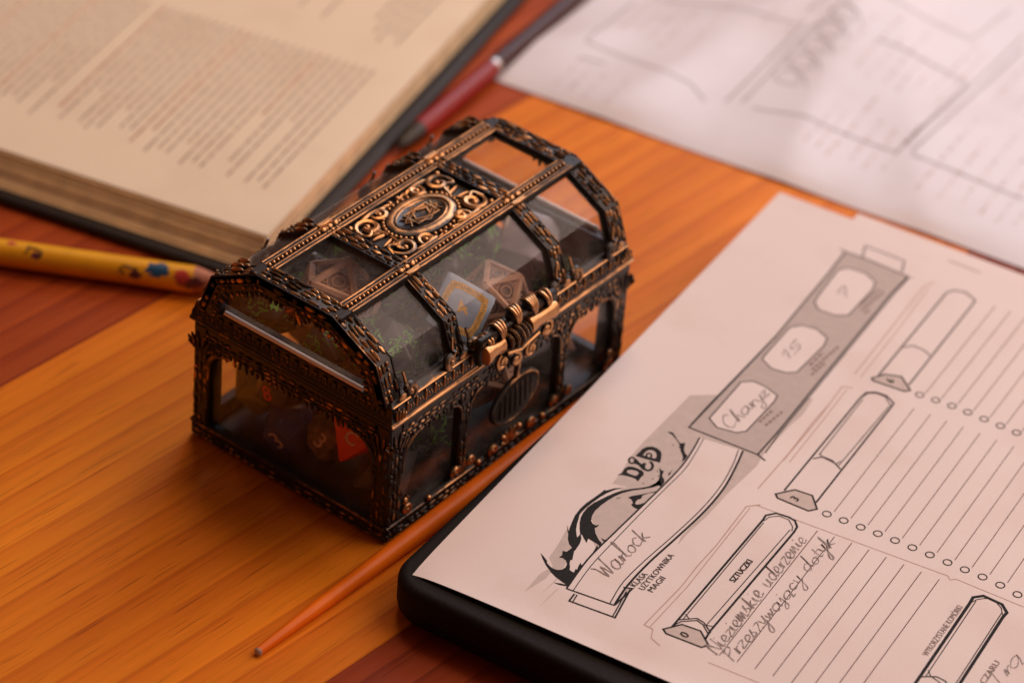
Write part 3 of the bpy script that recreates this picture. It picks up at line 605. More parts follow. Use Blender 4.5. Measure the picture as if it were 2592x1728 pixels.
# ------------------------------------------------------------------ black slim case under the printed sheets
A1 = 0.14651
case = thing('tablet_case', 'thick black soft case with rounded corners lying under the character sheet', 'case', (-22.4, -17.4, 0), radians(5.6))
bm = bmesh.new()
bmesh.ops.create_cube(bm, size=1)
for v in bm.verts:
    v.co = Vector(((v.co.x + 0.5) * 186, (v.co.y - 0.5) * 262, (v.co.z + 0.5) * 13.4))
bmesh.ops.bevel(bm, geom=[e for e in bm.edges if abs(e.verts[0].co.z - e.verts[1].co.z) > 1], offset=10.5, segments=10, affect='EDGES', profile=0.5)
bmesh.ops.bevel(bm, geom=[e for e in bm.edges if abs(e.verts[0].co.z - e.verts[1].co.z) < 0.1 and e.verts[0].co.z > 13], offset=2.6, segments=5, affect='EDGES', profile=0.5)
bmesh.ops.bevel(bm, geom=[e for e in bm.edges if abs(e.verts[0].co.z) < 0.05 and abs(e.verts[1].co.z) < 0.05], offset=5.2, segments=5, affect='EDGES', profile=0.5)
mb = MB()
bm.verts.index_update()
mb.add([v.co for v in bm.verts], [[v.index for v in f.verts] for f in bm.faces])
bm.free()
mb.build('shell', 'rubber', case)
mb = MB()   # the seam that runs round the lower third of the case
seam = [(13, 0.15, 5.0), (60, 0.15, 5.0), (120, 0.15, 5.0), (173, 0.15, 5.0)]
mb.tube(seam, 0.28, 6, 0)
mb.tube([(-0.15, -13, 5.0), (-0.15, -80, 5.0), (-0.15, -160, 5.0), (-0.15, -249, 5.0)], 0.28, 6, 0)
mb.build('seam', 'rubber', case)

# ------------------------------------------------------------------ character sheet
D1 = PRINT1
zs = 14.2


def curl(x, y):
    """local height of the sheet: its near corner is bent down a little"""
    v = -y
    return 0.9 * math.exp(-max(0, x) / 3.5) * (1 - math.exp(-max(0, v) / 25.0)) - 0.8 * math.exp(-max(0, x + v * 1.15) / 5.0)


def grid_sheet(mb, w, h, nx, ny, zf, th=0.1):
    vs = []
    for s in (0, -th):
        for j in range(ny + 1):
            for i in range(nx + 1):
                x, y = w * i / nx, -h * j / ny
                vs.append((x, y, zf(x, y) + s))
    k = (nx + 1) * (ny + 1)
    fs = []
    for j in range(ny):
        for i in range(nx):
            a = j * (nx + 1) + i
            fs.append((a, a + nx + 1, a + nx + 2, a + 1))
            fs.append((k + a, k + a + 1, k + a + nx + 2, k + a + nx + 1))
    ring = list(range(nx + 1)) + [j * (nx + 1) + nx for j in range(1, ny + 1)] + [ny * (nx + 1) + i for i in range(nx - 1, -1, -1)] + [j * (nx + 1) for j in range(ny - 1, 0, -1)]
    for a, b in zip(ring, ring[1:] + ring[:1]):
        fs.append((a, b, k + b, k + a))
    mb.add(vs, fs)


sheet = thing('character_sheet', 'printed paper form with grey banner, dragon ornament and handwriting, on black case', 'paper sheet', (-16.35, -22.4, zs), A1)
mb = MB()
grid_sheet(mb, 210, 297, 70, 90, curl)
mb.build('page', 'sheet1', sheet)

under = thing('blank_sheet', 'plain white sheet peeking out beneath the far edge of the character sheet', 'paper sheet', (-16.35, -22.4, zs - 0.45), A1)
mb = MB()
mb.prism([(4.5, -24.4, 0), (214.3, -24.0, 0), (214.3, -300, 0), (4.5, -300, 0)], (0, 0, 0.1))
mb.build('page', 'sheet1', under, smooth=False)

layer = {'G': 0, 'W': 1, 'H': 2, 'H2': 3, 'K': 4, 'L': 5, 'F': 6, 'E': 7, 'P': 8}
matn = {'G': 'wash', 'W': 'sheet1', 'H': 'wash2', 'H2': 'wash3', 'K': 'ink', 'L': 'small', 'F': 'rule', 'E': 'faint', 'P': 'graphite'}
partn = {'G': 'grey_wash', 'W': 'white_field', 'H': 'grey_box', 'H2': 'grey_plate', 'K': 'ink_drawing', 'L': 'small_print', 'F': 'ruled_line', 'E': 'faint_outline', 'P': 'handwriting'}
MBS = {k: MB() for k in layer}
base = {'G': 0.010, 'H': 0.020, 'W': 0.030, 'H2': 0.020, 'E': 0.015, 'F': 0.035, 'L': 0.040, 'K': 0.042, 'P': 0.105}
cnt = [0]


def zprint(k):
    cnt[0] += 1
    off = base[k] + (cnt[0] % 190) * 0.0003
    return lambda x, y: curl(x, y) + off


for k, w, pts in D1['S']:
    q = [(x, -y) for x, y in pts]
    ribbon(MBS[k], subdivide(q, 4.0), w, zprint(k))
for it in D1['F']:
    k = it[0]
    off = base[k]
    fm = MBS[k] if k in 'KG' else MB()
    filled(fm, [(x, -y) for x, y in it[1]], (lambda x, y, o=off: curl(x, y) + o), [(x, -y) for x, y in it[2]] if len(it) > 2 else None)
    if k not in 'KG':
        fm.build(partn[k], matn[k], sheet, smooth=False)
for x, y, r in D1['O']:
    ribbon(MBS['K'], [(x + r * cos(2 * pi * i / 22), -y + r * sin(2 * pi * i / 22)) for i in range(23)], 0.3, zprint('K'))

# handwriting: a single-stroke pencil hand
GL = {
    'a': (1.0, [[(.8, .85), (.4, 1), (.05, .55), (.15, .05), (.45, 0), (.75, .45), (.8, .95), (.78, .2), (1.0, .05)]]),
    'c': (.8, [[(.7, .8), (.4, 1), (.05, .5), (.3, 0), (.8, .15)]]),
    'd': (1.0, [[(.75, .8), (.4, 1), (.05, .5), (.3, 0), (.7, .3), (.95, 2), (.8, .3), (1.0, .05)]]),
    'e': (.75, [[(0, .3), (.55, .55), (.5, .95), (.25, 1), (.05, .5), (.3, 0), (.75, .15)]]),
    'h': (.8, [[(0, .2), (.3, 1.9), (.2, 2), (.1, .05), (.4, .95), (.6, .1), (.8, .05)]]),
    'i': (.45, [[(0, .2), (.12, .95), (.18, .1), (.45, .1)], [(.2, 1.45), (.27, 1.55)]]),
    'j': (.5, [[(.1, .3), (.3, .9), (.3, -.7), (.05, -1.1), (-.15, -.8), (.5, .1)], [(.32, 1.4), (.38, 1.5)]]),
    'k': (.8, [[(0, .1), (.25, 2), (.12, 0), (.2, .5), (.6, .95), (.25, .5), (.75, 0)]]),
    'l': (.45, [[(0, .2), (.38, 1.8), (.25, 2.05), (.12, .25), (.45, .05)]]),
    'm': (1.15, [[(0, .1), (.1, 1), (.15, .05), (.4, .95), (.5, .05), (.8, .95), (.92, .05), (1.15, .1)]]),
    'n': (.8, [[(0, .1), (.1, 1), (.15, .05), (.5, .95), (.6, .05), (.8, .1)]]),
    'o': (.8, [[(.45, 1), (.1, .75), (.05, .25), (.4, 0), (.7, .35), (.6, .85), (.4, .95), (.8, .8)]]),
    'r': (.55, [[(0, .1), (.12, .95), (.18, .5), (.2, .1), (.3, .75), (.55, .9)]]),
    's': (.6, [[(0, .2), (.35, 1), (.2, .7), (.5, .25), (.1, 0), (.6, .1)]]),
    't': (.5, [[(.2, 1.6), (.15, .15), (.5, .05)], [(-.08, 1.0), (.5, 1.08)]]),
    'u': (.8, [[(.05, .95), (.1, .1), (.4, .1), (.6, .95), (.64, .1), (.8, .1)]]),
    'w': (.95, [[(0, .95), (.15, 0), (.4, .8), (.6, 0), (.85, .95), (.95, .8)]]),
    'y': (.7, [[(.05, .95), (.2, .2), (.5, .35), (.62, .95), (.35, -.9), (.05, -1.1), (0, -.7), (.7, .2)]]),
    'z': (.7, [[(.05, .95), (.6, .92), (.05, .05), (.7, .08)]]),
    'ą': (1.0, [[(.8, .85), (.4, 1), (.05, .55), (.15, .05), (.45, 0), (.75, .45), (.8, .95), (.78, .2), (.7, -.4), (1.0, -.3)]]),
    'P': (.8, [[(.15, 2), (.05, -.1)], [(.0, 1.7), (.6, 2), (.75, 1.4), (.12, .9)]]),
    'N': (1.0, [[(0, 0), (.12, 1.9), (.75, 0), (.95, 2.0)]]),
    'W': (1.35, [[(0, 1.9), (.25, 1.4), (.4, 0), (.7, 1.3), (.95, 0), (1.3, 2.1)]]),
    'C': (.9, [[(.85, 1.6), (.5, 2), (.05, 1.1), (.3, 0), (.9, .3)]]),
    'T': (.8, [[(-.1, 1.8), (.9, 2)], [(.4, 1.9), (.35, 0)]]),
    '1': (.5, [[(0, 1.3), (.35, 1.9), (.3, 0)]]),
    '5': (.8, [[(.75, 1.9), (.2, 1.85), (.12, 1.05), (.6, 1.0), (.65, .2), (.05, 0)]]),
    '7': (.8, [[(0, 1.7), (.75, 1.85), (.3, 0)], [(.15, .95), (.65, 1.0)]]),
    ' ': (.7, []),
}
hr_ = random.Random(12)
XH = {'Warlock': 3.0, 'Charyz': 2.3, '15': 1.9, '7': 1.9, 'Trą': 2.3}
for s, a, b, _ in D1['H']:
    xh = XH.get(s, 2.4)
    a, b = Vector((a[0], -a[1])), Vector((b[0], -b[1]))
    tot = sum(GL[c][0] + 0.08 for c in s)
    t = (b - a).normalized()
    up = Vector((-t.y, t.x))
    kx = (b - a).length / tot
    x = 0.0
    for c in s:
        adv, strokes = GL[c]
        jx, jy, js = hr_.uniform(-.05, .05), hr_.uniform(-.12, .12), hr_.uniform(.85, 1.18)
        for stq in strokes:
            pts = []
            for px, py in stq:
                px2 = px + hr_.uniform(-.04, .04) + 0.20 * py
                py2 = py * js + hr_.uniform(-.03, .03) + jy
                q = a + t * ((x + px2 + jx) * kx) + up * (py2 * xh * 0.92 + 0.35)
                pts.append((q.x, q.y))
            ribbon(MBS['P'], smooth_line(pts, 4), hr_.uniform(.2, .34), zprint('P'), 0.5, hr_)
        x += adv + 0.08

for k in layer:
    if MBS[k].v:
        MBS[k].build(partn[k], matn[k], sheet, smooth=False)['kind'] = 'stuff'

for k, s, a, b, bold in D1['T']:
    a, b = Vector((a[0], -a[1])), Vector((b[0], -b[1]))
    length = (b - a).length
    ang = atan2(b.y - a.y, b.x - a.x)
    size = 3.4 if bold == 2 else 2.45
    o = add_text(s, size, matn[k], sheet, Matrix.Identity(4), 0.05 if bold else 0.0)
    bpy.context.view_layer.update()
    wx = o.dimensions.x / MM
    sc = length / wx if bold != 2 else 1.0
    sy = 1.0
    o.matrix_local = Matrix.Translation(Vector((a.x, a.y, curl(a.x, a.y) + 0.11)) * MM) @ Matrix.Rotation(ang, 4, 'Z') @ Matrix.Diagonal((sc, sy, 1, 1))

# ------------------------------------------------------------------ second sheet, farther off, rumpled
A2 = radians(9.74)
sheet2 = thing('printed_sheet', 'rumpled printed form with outlined boxes lying farthest back by the window side', 'paper sheet', (196.6, 122.4, 0), A2)


def seg_ridge(x, y, a, b, h, w):
    d = Vector((b[0] - a[0], b[1] - a[1])).normalized()
    r = abs((x - a[0]) * -d.y + (y - a[1]) * d.x)
    return h * max(0, 1 - r / w) ** 1.4


def z2(x, y):
    v = -y
    z = 0.7 + 0.9 * (1 + sin(x / 17 + v / 29)) * 0.5 + 0.6 * (1 + sin(v / 23 - x / 41 + 1.2)) * 0.5
    z += seg_ridge(x, v, (35, 95), (125, 75), 2.6, 30) + seg_ridge(x, v, (0, 40), (75, 55), 1.5, 24) + seg_ridge(x, v, (0, 150), (60, 120), 1.8, 28) + seg_ridge(x, v, (20, 0), (90, 60), 1.3, 18)
    return z * (1 - 0.75 * math.exp(-x / 6.0))


mb = MB()
grid_sheet(mb, 210, 297, 70, 90, z2)
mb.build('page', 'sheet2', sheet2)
mb = MB()
for i, (w, pts) in enumerate(PRINT2):
    off = 0.08 + i * 0.002
    ribbon(mb, subdivide([(x, -y) for x, y in pts], 2.5), w * 0.62, lambda x, y, o=off: z2(x, y) + o)
mb.build('frame_print', 'sheetline', sheet2, smooth=False)['kind'] = 'stuff'
mb = MB()
tr = random.Random(5)
for (u0, u1, v0, v1, step) in [(44, 100, 22, 50, 5.5), (16, 60, 100, 128, 4.6), (64, 110, 96, 128, 4.6), (70, 130, 60, 90, 6), (14, 70, 140, 190, 4.8), (76, 130, 140, 180, 5.5), (5, 26, 20, 40, 6)]:
    v = v0
    while v < v1:
        u = u0 + tr.uniform(0, 6)
        end = u1 - tr.uniform(0, (u1 - u0) * 0.5)
        while u < end:
            l = tr.uniform(1, 6)
            ribbon(mb, subdivide([(u, -v - tr.uniform(-.4, .4)), (min(end, u + l), -v - tr.uniform(-.4, .4))], 2.5), tr.uniform(.4, .9), lambda x, y: z2(x, y) + 0.07)
            u += l + tr.uniform(1.0, 3.5)
        v += step * tr.uniform(.8, 1.5)
mb.build('text_print', 'sheettext', sheet2, smooth=False)['kind'] = 'stuff'

# ------------------------------------------------------------------ open book
BA = radians(14.1)
book = thing('open_book', 'thick open hardback book with cream text pages and black cover', 'book', (72, 105.5, 0), BA)
mb = MB()
mb.box((110, 149, 1.5), 121.5, 154.0, 1.45, ch=0.9)
mb.build('cover', 'cover', book, loc=(0, 0, 0.05))
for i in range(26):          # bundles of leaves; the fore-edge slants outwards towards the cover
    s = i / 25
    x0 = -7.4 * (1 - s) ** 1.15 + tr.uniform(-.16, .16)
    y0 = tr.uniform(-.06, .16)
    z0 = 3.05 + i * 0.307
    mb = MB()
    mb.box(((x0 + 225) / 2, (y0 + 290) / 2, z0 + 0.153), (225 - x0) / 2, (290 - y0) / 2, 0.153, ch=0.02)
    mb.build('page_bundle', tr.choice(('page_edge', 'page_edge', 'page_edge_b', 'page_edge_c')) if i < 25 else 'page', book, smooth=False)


def zb(x, y):
    return 11.12 + 0.5 * (1 - math.exp(-max(0, x) / 22.0)) - 0.5 * math.exp(-max(0, y) / 5.0) * 0.8


mb = MB()
nx, ny = 40, 50
vs = [(225 * i / nx + 0.2, 290 * (j / ny) ** 1.6 + 0.15, zb(225 * i / nx, 290 * (j / ny) ** 1.6)) for j in range(ny + 1) for i in range(nx + 1)]
mb.add(vs, [(j * (nx + 1) + i, j * (nx + 1) + i + 1, (j + 1) * (nx + 1) + i + 1, (j + 1) * (nx + 1) + i) for j in range(ny) for i in range(nx)])
mb.build('top_page', 'page', book)
mbt, mbr = MB(), MB()
br = random.Random(31)


def text_line(mb, v, ua, ub, h=0.78):
    u = ua
    while u > ub:
        l = br.uniform(3.0, 11.0)
        e = max(ub, u - l)
        if u - e > 1.0:
            ribbon(mb, subdivide([(u, v), (e, v)], 3.0), h, lambda x, y: zb(x, y) + 0.05)
        u = e - 0.8


# paragraphs: (v first, v last, u start, shortest end) lines 3 mm apart
v = 12.2
k = 0
while v < 165:
    head = k in (6, 14, 15, 24, 31, 37)
    ragged = 19 + br.uniform(0, 9)
    if k in (3, 6, 10, 14, 18, 22, 27, 33, 41):
        ragged = br.uniform(30, 66)
    if k not in (25,):
        text_line(mbr if head else mbt, v, 94.5, ragged)
    k += 1
    v += 3.05
v = 12.8
k = 0
while v < 150:
    if k in (0, 1, 2, 3, 4, 9, 10, 12, 20, 21, 22, 23, 30, 31, 32):
        text_line(mbt, v, 205, 108 + (br.uniform(0, 45) if k in (4, 10, 12, 23) else br.uniform(0, 8)))
    k += 1
    v += 3.05
mbt.build('text_print', 'booktext', book, smooth=False)['kind'] = 'stuff'
mbr.build('heading_print', 'bookred', book, smooth=False)['kind'] = 'stuff'

# ------------------------------------------------------------------ paint brush
br_pts = [(-54.4, -4.2, 1.15), (-50, -4.3, 1.35), (-40, -4.5, 1.65), (-24, -4.8, 2.1), (-5, -5.0, 2.5), (15, -5.1, 2.8), (40, -5.0, 2.95), (62, -4.8, 3.0), (90, -4.4, 2.7), (116, -3.9, 2.0), (128, -3.5, 1.6)]
brush = thing('paint_brush', 'orange lacquered brush handle lying between the chest and the sheet', 'paint brush', (-54.4, -4.2, 0))
mb = MB()
sp = smooth_line(br_pts, 4)
mb.tube([(x + 54.4, y + 4.2, r) for x, y, r in sp], [r for x, y, r in sp], 20, 0)
mb.build('handle', 'brush', brush)
mb = MB()
mb.lathe((0.4, -0.05, 1.15), (-1, 0.1, 0), [(0, 1.18), (0.5, 1.16), (0.9, 0.95), (1.15, 0.5)], 14)
mb.build('worn_tip', 'brush_tip', brush)
mb = MB()
mb.lathe((182.2, 0.6, 1.6), (1, 0.0, 0), [(0, 1.7), (1, 1.85), (2, 1.6), (12, 1.75), (18, 1.9)], 16)
mb.build('ferrule', 'ferrule', brush)
mb = MB()
mb.lathe((200.0, 0.6, 1.7), (1, 0.0, 0), [(0, 1.8), (5, 2.0), (11, 1.2), (15, 0.2)], 16)
mb.build('bristles', 'bristle', brush)


# ------------------------------------------------------------------ painted pencil behind the chest, red pen beside the book
def on_barrel(mb, axis_a, t, R, s0, th0, ds, dth, seed, n=18, rough=0.25):
    """an irregular printed patch that follows the barrel"""
    q = random.Random(seed)
    t = Vector(t).normalized()
    b = t.cross(Vector((0, 0, 1))).normalized()
    u = b.cross(t)
    rim = [1 + q.uniform(-rough, rough) for _ in range(n)]
    def P(r, i):
        a = 2 * pi * i / n
        s, th = s0 + ds * r * cos(a), th0 + dth * r * sin(a)
        return Vector(axis_a) + t * s + (b * cos(th) + u * sin(th)) * (R + 0.03)
    vs = [P(0, 0)]
    for k in (0.33, 0.66, 1.0):
        vs += [P(k * rim[i], i) for i in range(n)]
    fs = [(0, 1 + i, 1 + (i + 1) % n) for i in range(n)]
    for r in range(2):
        fs += [(1 + r * n + i, 1 + (r + 1) * n + i, 1 + (r + 1) * n + (i + 1) % n, 1 + r * n + (i + 1) % n) for i in range(n)]
    mb.add(vs, fs)


pa, pb = Vector((2.0, 193.0, 4.05)), Vector((56.0, 100.6, 4.05))
pt = (pb - pa).normalized()
pl = (pb - pa).length
pencil = thing('yellow_pencil', 'thick yellow pencil printed with blue and plum patches, pointing behind the chest', 'pencil', (2, 193, 0))
a0 = Vector((0, 0, 4.05))
mb = MB()
mb.lathe(a0, pt, [(0, 3.6), (0.4, 4.0), (pl * 0.5, 4.0), (pl - 14, 4.0)], 28)
mb.build('barrel', 'yellow', pencil)
mb = MB()
mb.lathe(a0 + pt * (pl - 14.02), pt, [(0, 4.0), (3, 3.2), (9, 1.4)], 28)
mb.build('cone', 'cone', pencil)
mb = MB()
mb.lathe(a0 + pt * (pl - 5.1), pt, [(0, 1.42), (3, 0.6), (5, 0.1)], 14)
mb.build('lead', 'pen_black', pencil)
bside = 0.9     # side of the barrel that faces the camera


def s_of(px, py):
    return (Vector((px, py, 4.05)) - pa).dot(pt)


for nm, mat, s, th, ds, dth, sd in [('blue_patch', 'blue', s_of(43.6, 121.6), 1.05, 3.4, .62, 3), ('plum_patch', 'plum', s_of(48.5, 113), 0.35, 4.2, .5, 8), ('plum_patch', 'plum', s_of(17.5, 166), 0.35, 5.5, .42, 9),
                                    ('pink_patch', 'pink', s_of(31, 143), 2.35, 6.0, .22, 5), ('pink_patch', 'pink', s_of(38, 131), 2.4, 3.0, .2, 6), ('pink_patch', 'pink', s_of(47.2, 115.5), 0.75, 2.4, .5, 16), ('plum_patch', 'plum', s_of(40.4, 127), 0.35, 2.0, .3, 19), ('plum_patch', 'plum', s_of(26, 152.5), 0.75, 1.5, .28, 23), ('pink_patch', 'pink', s_of(22, 159), 1.5, 1.3, .2, 27)]:
    mb = MB()
    on_barrel(mb, a0, pt, 4.0 + (0.02 if nm == 'pink_patch' else 0), s, th, ds, dth, sd)
    mb.build(nm, mat, pencil, smooth=True)
bb = pt.cross(Vector((0, 0, 1))).normalized()
uu = bb.cross(pt)
for s0, th0 in [(s_of(39.5, 128.5), 0.55), (s_of(25.5, 153.5), 1.0)]:
    pts = []
    for i in range(13):
        a = -0.6 + i * 0.36
        s, th = s0 + (2.1 + 0.9 * sin(3 * a + s0)) * cos(a), th0 + (0.42 + 0.14 * cos(2.3 * a)) * sin(a)
        pts.append(a0 + pt * s + (bb * cos(th) + uu * sin(th)) * 4.02)
    mb = MB()
    mb.tube(pts, 0.28, 5, 0)
    mb.build('dark_motif', 'pen_black', pencil)

qa, qb = Vector((146.0, 115.6, 3.3)), Vector((262.0, 131.5, 3.3))
qt = (qb - qa).normalized()
pen = thing('red_pen', 'red pen with dark tip lying along the edge of the open book', 'pen', (146, 115.6, 0))
a0 = Vector((0, 0, 3.3))
for nm, mat, prof in [('tip', 'pen_black', [(-3, 0.6), (0, 2.0), (9, 3.0)]), ('barrel', 'pen_red', [(9.02, 3.0), (12, 3.2), (52, 3.2)]), ('ring', 'ferrule', [(52.02, 3.25), (54, 3.25)]), ('cap', 'pen_dark', [(54.02, 3.15), (100, 3.1), (114, 2.9), (116, 2.0)])]:
    mb = MB()
    mb.lathe(a0, qt, prof, 24)
    mb.build(nm, mat, pen)

# ------------------------------------------------------------------ treasure chest (its near bottom corner is the origin)
L, W = 102.2, 68.7
H1, HR = 39.1, 45.2             # underside and top of the lid rim
YR, YB, HB, YT, HT = 1.5, 5.7, 56.5, 21.1, 64.7
X1, X2 = 29.3, 73.5
cr = random.Random(21)
chest = thing('treasure_chest', 'miniature treasure chest of dark bronze filigree frame and clear panes, full of dice', 'chest', (0, 0, 0))


def beads(mb, a, b, n, width, rows, ln=3.3, ht=0.55, fill=0.93, rng=cr, w1=1.0):
    """rows of drawn-out grains like bark, on the face between a and b with normal n"""
    a, b, n = Vector(a), Vector(b), Vector(n).normalized()
    t = (b - a).normalized()
    s_ = n.cross(t)
    tot = (b - a).length
    pitch = width / rows
    for r in range(rows):
        off = (r - (rows - 1) / 2) * pitch
        s = rng.uniform(-0.6, 0.5) * ln
        while s < tot - 0.5:
            l = ln * rng.uniform(0.55, 1.3)
            if rng.random() < 0.16:
                l = pitch * 0.9
            c0, c1 = max(s, 0.15), min(s + l, tot - 0.15)
            if c1 - c0 > 0.6 and rng.random() < fill:
                tt = (t + s_ * rng.uniform(-.10, .10)).normalized()
                mb.dome(a + t * (c0 + c1) / 2 + s_ * (off + rng.uniform(-.08, .08)), tt, n, (c1 - c0) * 0.93, pitch * rng.uniform(.66, .9), ht * rng.uniform(.7, 1.15), 5, 4, 0.0, w1 * rng.uniform(.55, 1.1))
            s += l


def scroll(mb, c, u, v, size, turns=1.25, r0=0.85, hand=1, a0=0.0, n=None, lift=0.25, w=0.15, w1=1.0):
    """C-scroll: a tapering tube that winds into a ball, in the plane u, v"""
    c, u, v = Vector(c), Vector(u).normalized(), Vector(v).normalized()
    nn = Vector(n).normalized() if n else u.cross(v)
    pts, rad = [], []
    k = int(14 * turns) + 3
    for i in range(k + 1):
        s = i / k
        a = a0 + hand * 2 * pi * turns * s
        r = size * (1 - 0.86 * s)
        pts.append(c + u * (cos(a) * r) + v * (sin(a) * r) + nn * lift)
        rad.append(r0 * (0.25 + 0.95 * sin(pi * min(1, 0.12 + s * 0.75))))
    mb.tube(pts, rad, 7, w, up=nn, wtop=w1)
    mb.ball(pts[-1], r0 * 1.15, 8, 5, w, w1, up=nn)


def leaf(mb, c, d, n, ln, wd, ht=0.7, w1=0.9):
    mb.dome(Vector(c) + Vector(d).normalized() * ln * 0.45, d, n, ln, wd, ht, 7, 4, 0.05, w1)


def fan(mb, c, d, n, ln, k=5, spread=1.2, wd=1.1, w1=0.9):
    d, n = Vector(d).normalized(), Vector(n).normalized()
    s_ = n.cross(d)
    for i in range(k):
        a = (i / (k - 1) - 0.5) * 2 * spread
        leaf(mb, c, d * cos(a) + s_ * sin(a), n, ln * (1 - 0.22 * abs(a) / spread), wd, 0.75, w1 * cr.uniform(.6, 1.1))


XA, YA, ZA = Vector((1, 0, 0)), Vector((0, 1, 0)), Vector((0, 0, 1))

# ---- body: bottom frame with its floor, then posts, rails and panes as its pieces
mb = MB()
mb.box((L / 2, W / 2, 1.4), L / 2 - 1.5, W / 2 - 1.5, 0.6)
for (a, b, n, ln) in [((0, -0.2, 3.4), (L, -0.2, 3.4), -YA, L), ((L, W + 0.2, 3.4), (0, W + 0.2, 3.4), YA, L), ((-0.2, W, 3.4), (-0.2, 0, 3.4), -XA, W), ((L + 0.2, 0, 3.4), (L + 0.2, W, 3.4), XA, W)]:
    a, b = Vector(a), Vector(b)
    t = (b - a).normalized()
    c = (a + b) / 2
    mb.box(c - n * 1.5, ln / 2 + 0.2, 1.5, 2.7, (t, n, ZA), 0.0, 0.35)
    beads(mb, a + Vector((0, 0, -1.0)), b + Vector((0, 0, -1.0)), n, 2.9, 2, 3.1, 0.6, w1=0.72)
    mb.tube([a + ZA * 2.0 + n * 0.05, b + ZA * 2.0 + n * 0.05], 0.42, 6, 0.25, up=n, wtop=0.62)
body = mb.build('body', 'bronze', chest)

for cx, cy, nx, ny in [(0, 0, -1, -1), (L + 0.8, 0, 1, -1), (0, W, -1, 1), (L + 0.8, W, 1, 1)]:
    mb = MB()
    px, py = cx - nx * 2.9, cy - ny * 2.9
    mb.box((px, py, 19.5), 2.9, 2.9, 18.9, None, 0.0, 0.55)
    for n, t_ in ((Vector((nx, 0, 0)), YA), (Vector((0, ny, 0)), XA)):
        c = Vector((px, py, 0)) + n * 2.9
        beads(mb, c + ZA * 2.0, c + ZA * 31, n, 5.0, 3, 4.4, 0.62, 0.86, w1=0.62)
        for s in (-1, 1):     # leafy capital and foot
            for j in range(3):
                leaf(mb, c + ZA * 30 + t_ * (s * (0.5 + j * 0.8)), ZA + t_ * s * (0.15 + 0.32 * j), n, 6.5 - j, 1.2, 0.8, 0.55)
        fan(mb, c + ZA * 1.2, ZA, n, 4.6, 5, 1.0, 1.15, 0.4)
    # curled feet of the leaves, towards the panes
    scroll(mb, (px - nx * 4.6, cy + ny * 0.3, 8.2), (-nx, 0, 0), ZA, 1.9, 1.1, 0.8, 1, -1.2, (0, ny, 0), 0.2)
    scroll(mb, (px - nx * 4.2, cy + ny * 0.3, 11.6), (-nx, 0, 0), ZA, 1.2, 1.0, 0.6, -1, 1.2, (0, ny, 0), 0.2)
    # bracket under the upper rail, both sides
    for n, d in ((Vector((0, ny, 0)), Vector((-nx, 0, 0))), (Vector((nx, 0, 0)), Vector((0, -ny, 0)))):
        c = Vector((px, py, 0)) + n * 2.75 + d * 2.6
        pts = [c + ZA * 21.5, c + ZA * 26 + d * 0.4, c + ZA * 29.6 + d * 1.8, c + ZA * 31.6 + d * 4.6, c + ZA * 32.4 + d * 8.0]
        mb.tube(smooth_line(pts, 4), 0.62, 7, 0.0, up=n, wtop=0.6)
        pts = [c + ZA * 25.5, c + ZA * 29 + d * 0.9, c + ZA * 31.9 + d * 3.6]
        mb.tube(smooth_line(pts, 4), 0.9, 7, 0.0, up=n, wtop=0.6)
    mb.build('corner_post', 'bronze', body)

for px in (X1 + 2.0, X2 + 0.6):
    for n in (-YA, YA):
        cy = -0.1 if n.y < 0 else W + 0.1
        mb = MB()
        mb.box((px, cy - n.y * 1.4, 19.5), 1.9, 1.4, 14.0, None, 0.0, 0.4)
        beads(mb, (px, cy, 6), (px, cy, 30), n, 3.4, 2, 4.2, 0.6, 0.85, w1=0.72)
        fan(mb, Vector((px, cy, 6.0)), ZA, n, 4.2, 5, 1.15, 1.1, 0.5)
        for s in (-1, 1):
            pts = [(px + s * 1.6, cy, 24), (px + s * 2.0, cy, 28.5), (px + s * 3.4, cy, 31), (px + s * 6.2, cy, 32.3)]
            mb.tube(smooth_line(pts, 4), 0.55, 7, 0.0, up=n, wtop=0.65)
            scroll(mb, (px + s * 3.1, cy, 8.6), XA * s, ZA, 1.7, 1.1, 0.75, 1, -1.2, n, 0.2)
        mb.build('middle_post', 'bronze', body)

for (a, b, n, ln) in [((4, 0, 35.4), (L - 4, 0, 35.4), -YA, L - 8), ((L - 4, W, 35.4), (4, W, 35.4), YA, L - 8), ((0, W - 4, 35.4), (0, 4, 35.4), -XA, W - 8), ((L, 4, 35.4), (L, W - 4, 35.4), XA, W - 8)]:
    mb = MB()
    a, b = Vector(a), Vector(b)
    mb.box((a + b) / 2 - n * 1.3, ln / 2, 1.3, 3.1, ((b - a).normalized(), n, ZA), 0.0, 0.4)
    beads(mb, a - ZA * 0.6, b - ZA * 0.6, n, 4.2, 3, 2.9, 0.6, 0.9, w1=0.78)
    s = 1.0
    while s < ln - 1:        # a ragged fringe of small leaves below
        leaf(mb, a + (b - a).normalized() * s - ZA * 2.4, Vector((0, 0, -1)) + (b - a).normalized() * cr.uniform(-.5, .5), n, cr.uniform(1.6, 2.6), 1.2, 0.6, cr.uniform(.2, .65))
        s += cr.uniform(1.5, 2.4)
    mb.build('upper_rail', 'bronze', body)


def pane(poly, ext, parent):
    mb = MB()
    mb.prism(poly, ext)
    return mb.build('glass_pane', 'glass', parent, smooth=False)


for y, e in ((1.3, 0.7), (W - 2.0, 0.7)):
    for xa, xb in ((4.2, X1 + 1), (X1 + 3, X2), (X2 + 1.2, L - 4.2)):
        pane([(xa, y, 5.0), (xb, y, 5.0), (xb, y, 33.6), (xa, y, 33.6)], (0, e, 0), body)
for x in (1.3, L - 2.0):
    pane([(x, 4.2, 5.0), (x, W - 4.2, 5.0), (x, W - 4.2, 33.6), (x, 4.2, 33.6)], (0.7, 0, 0), body)

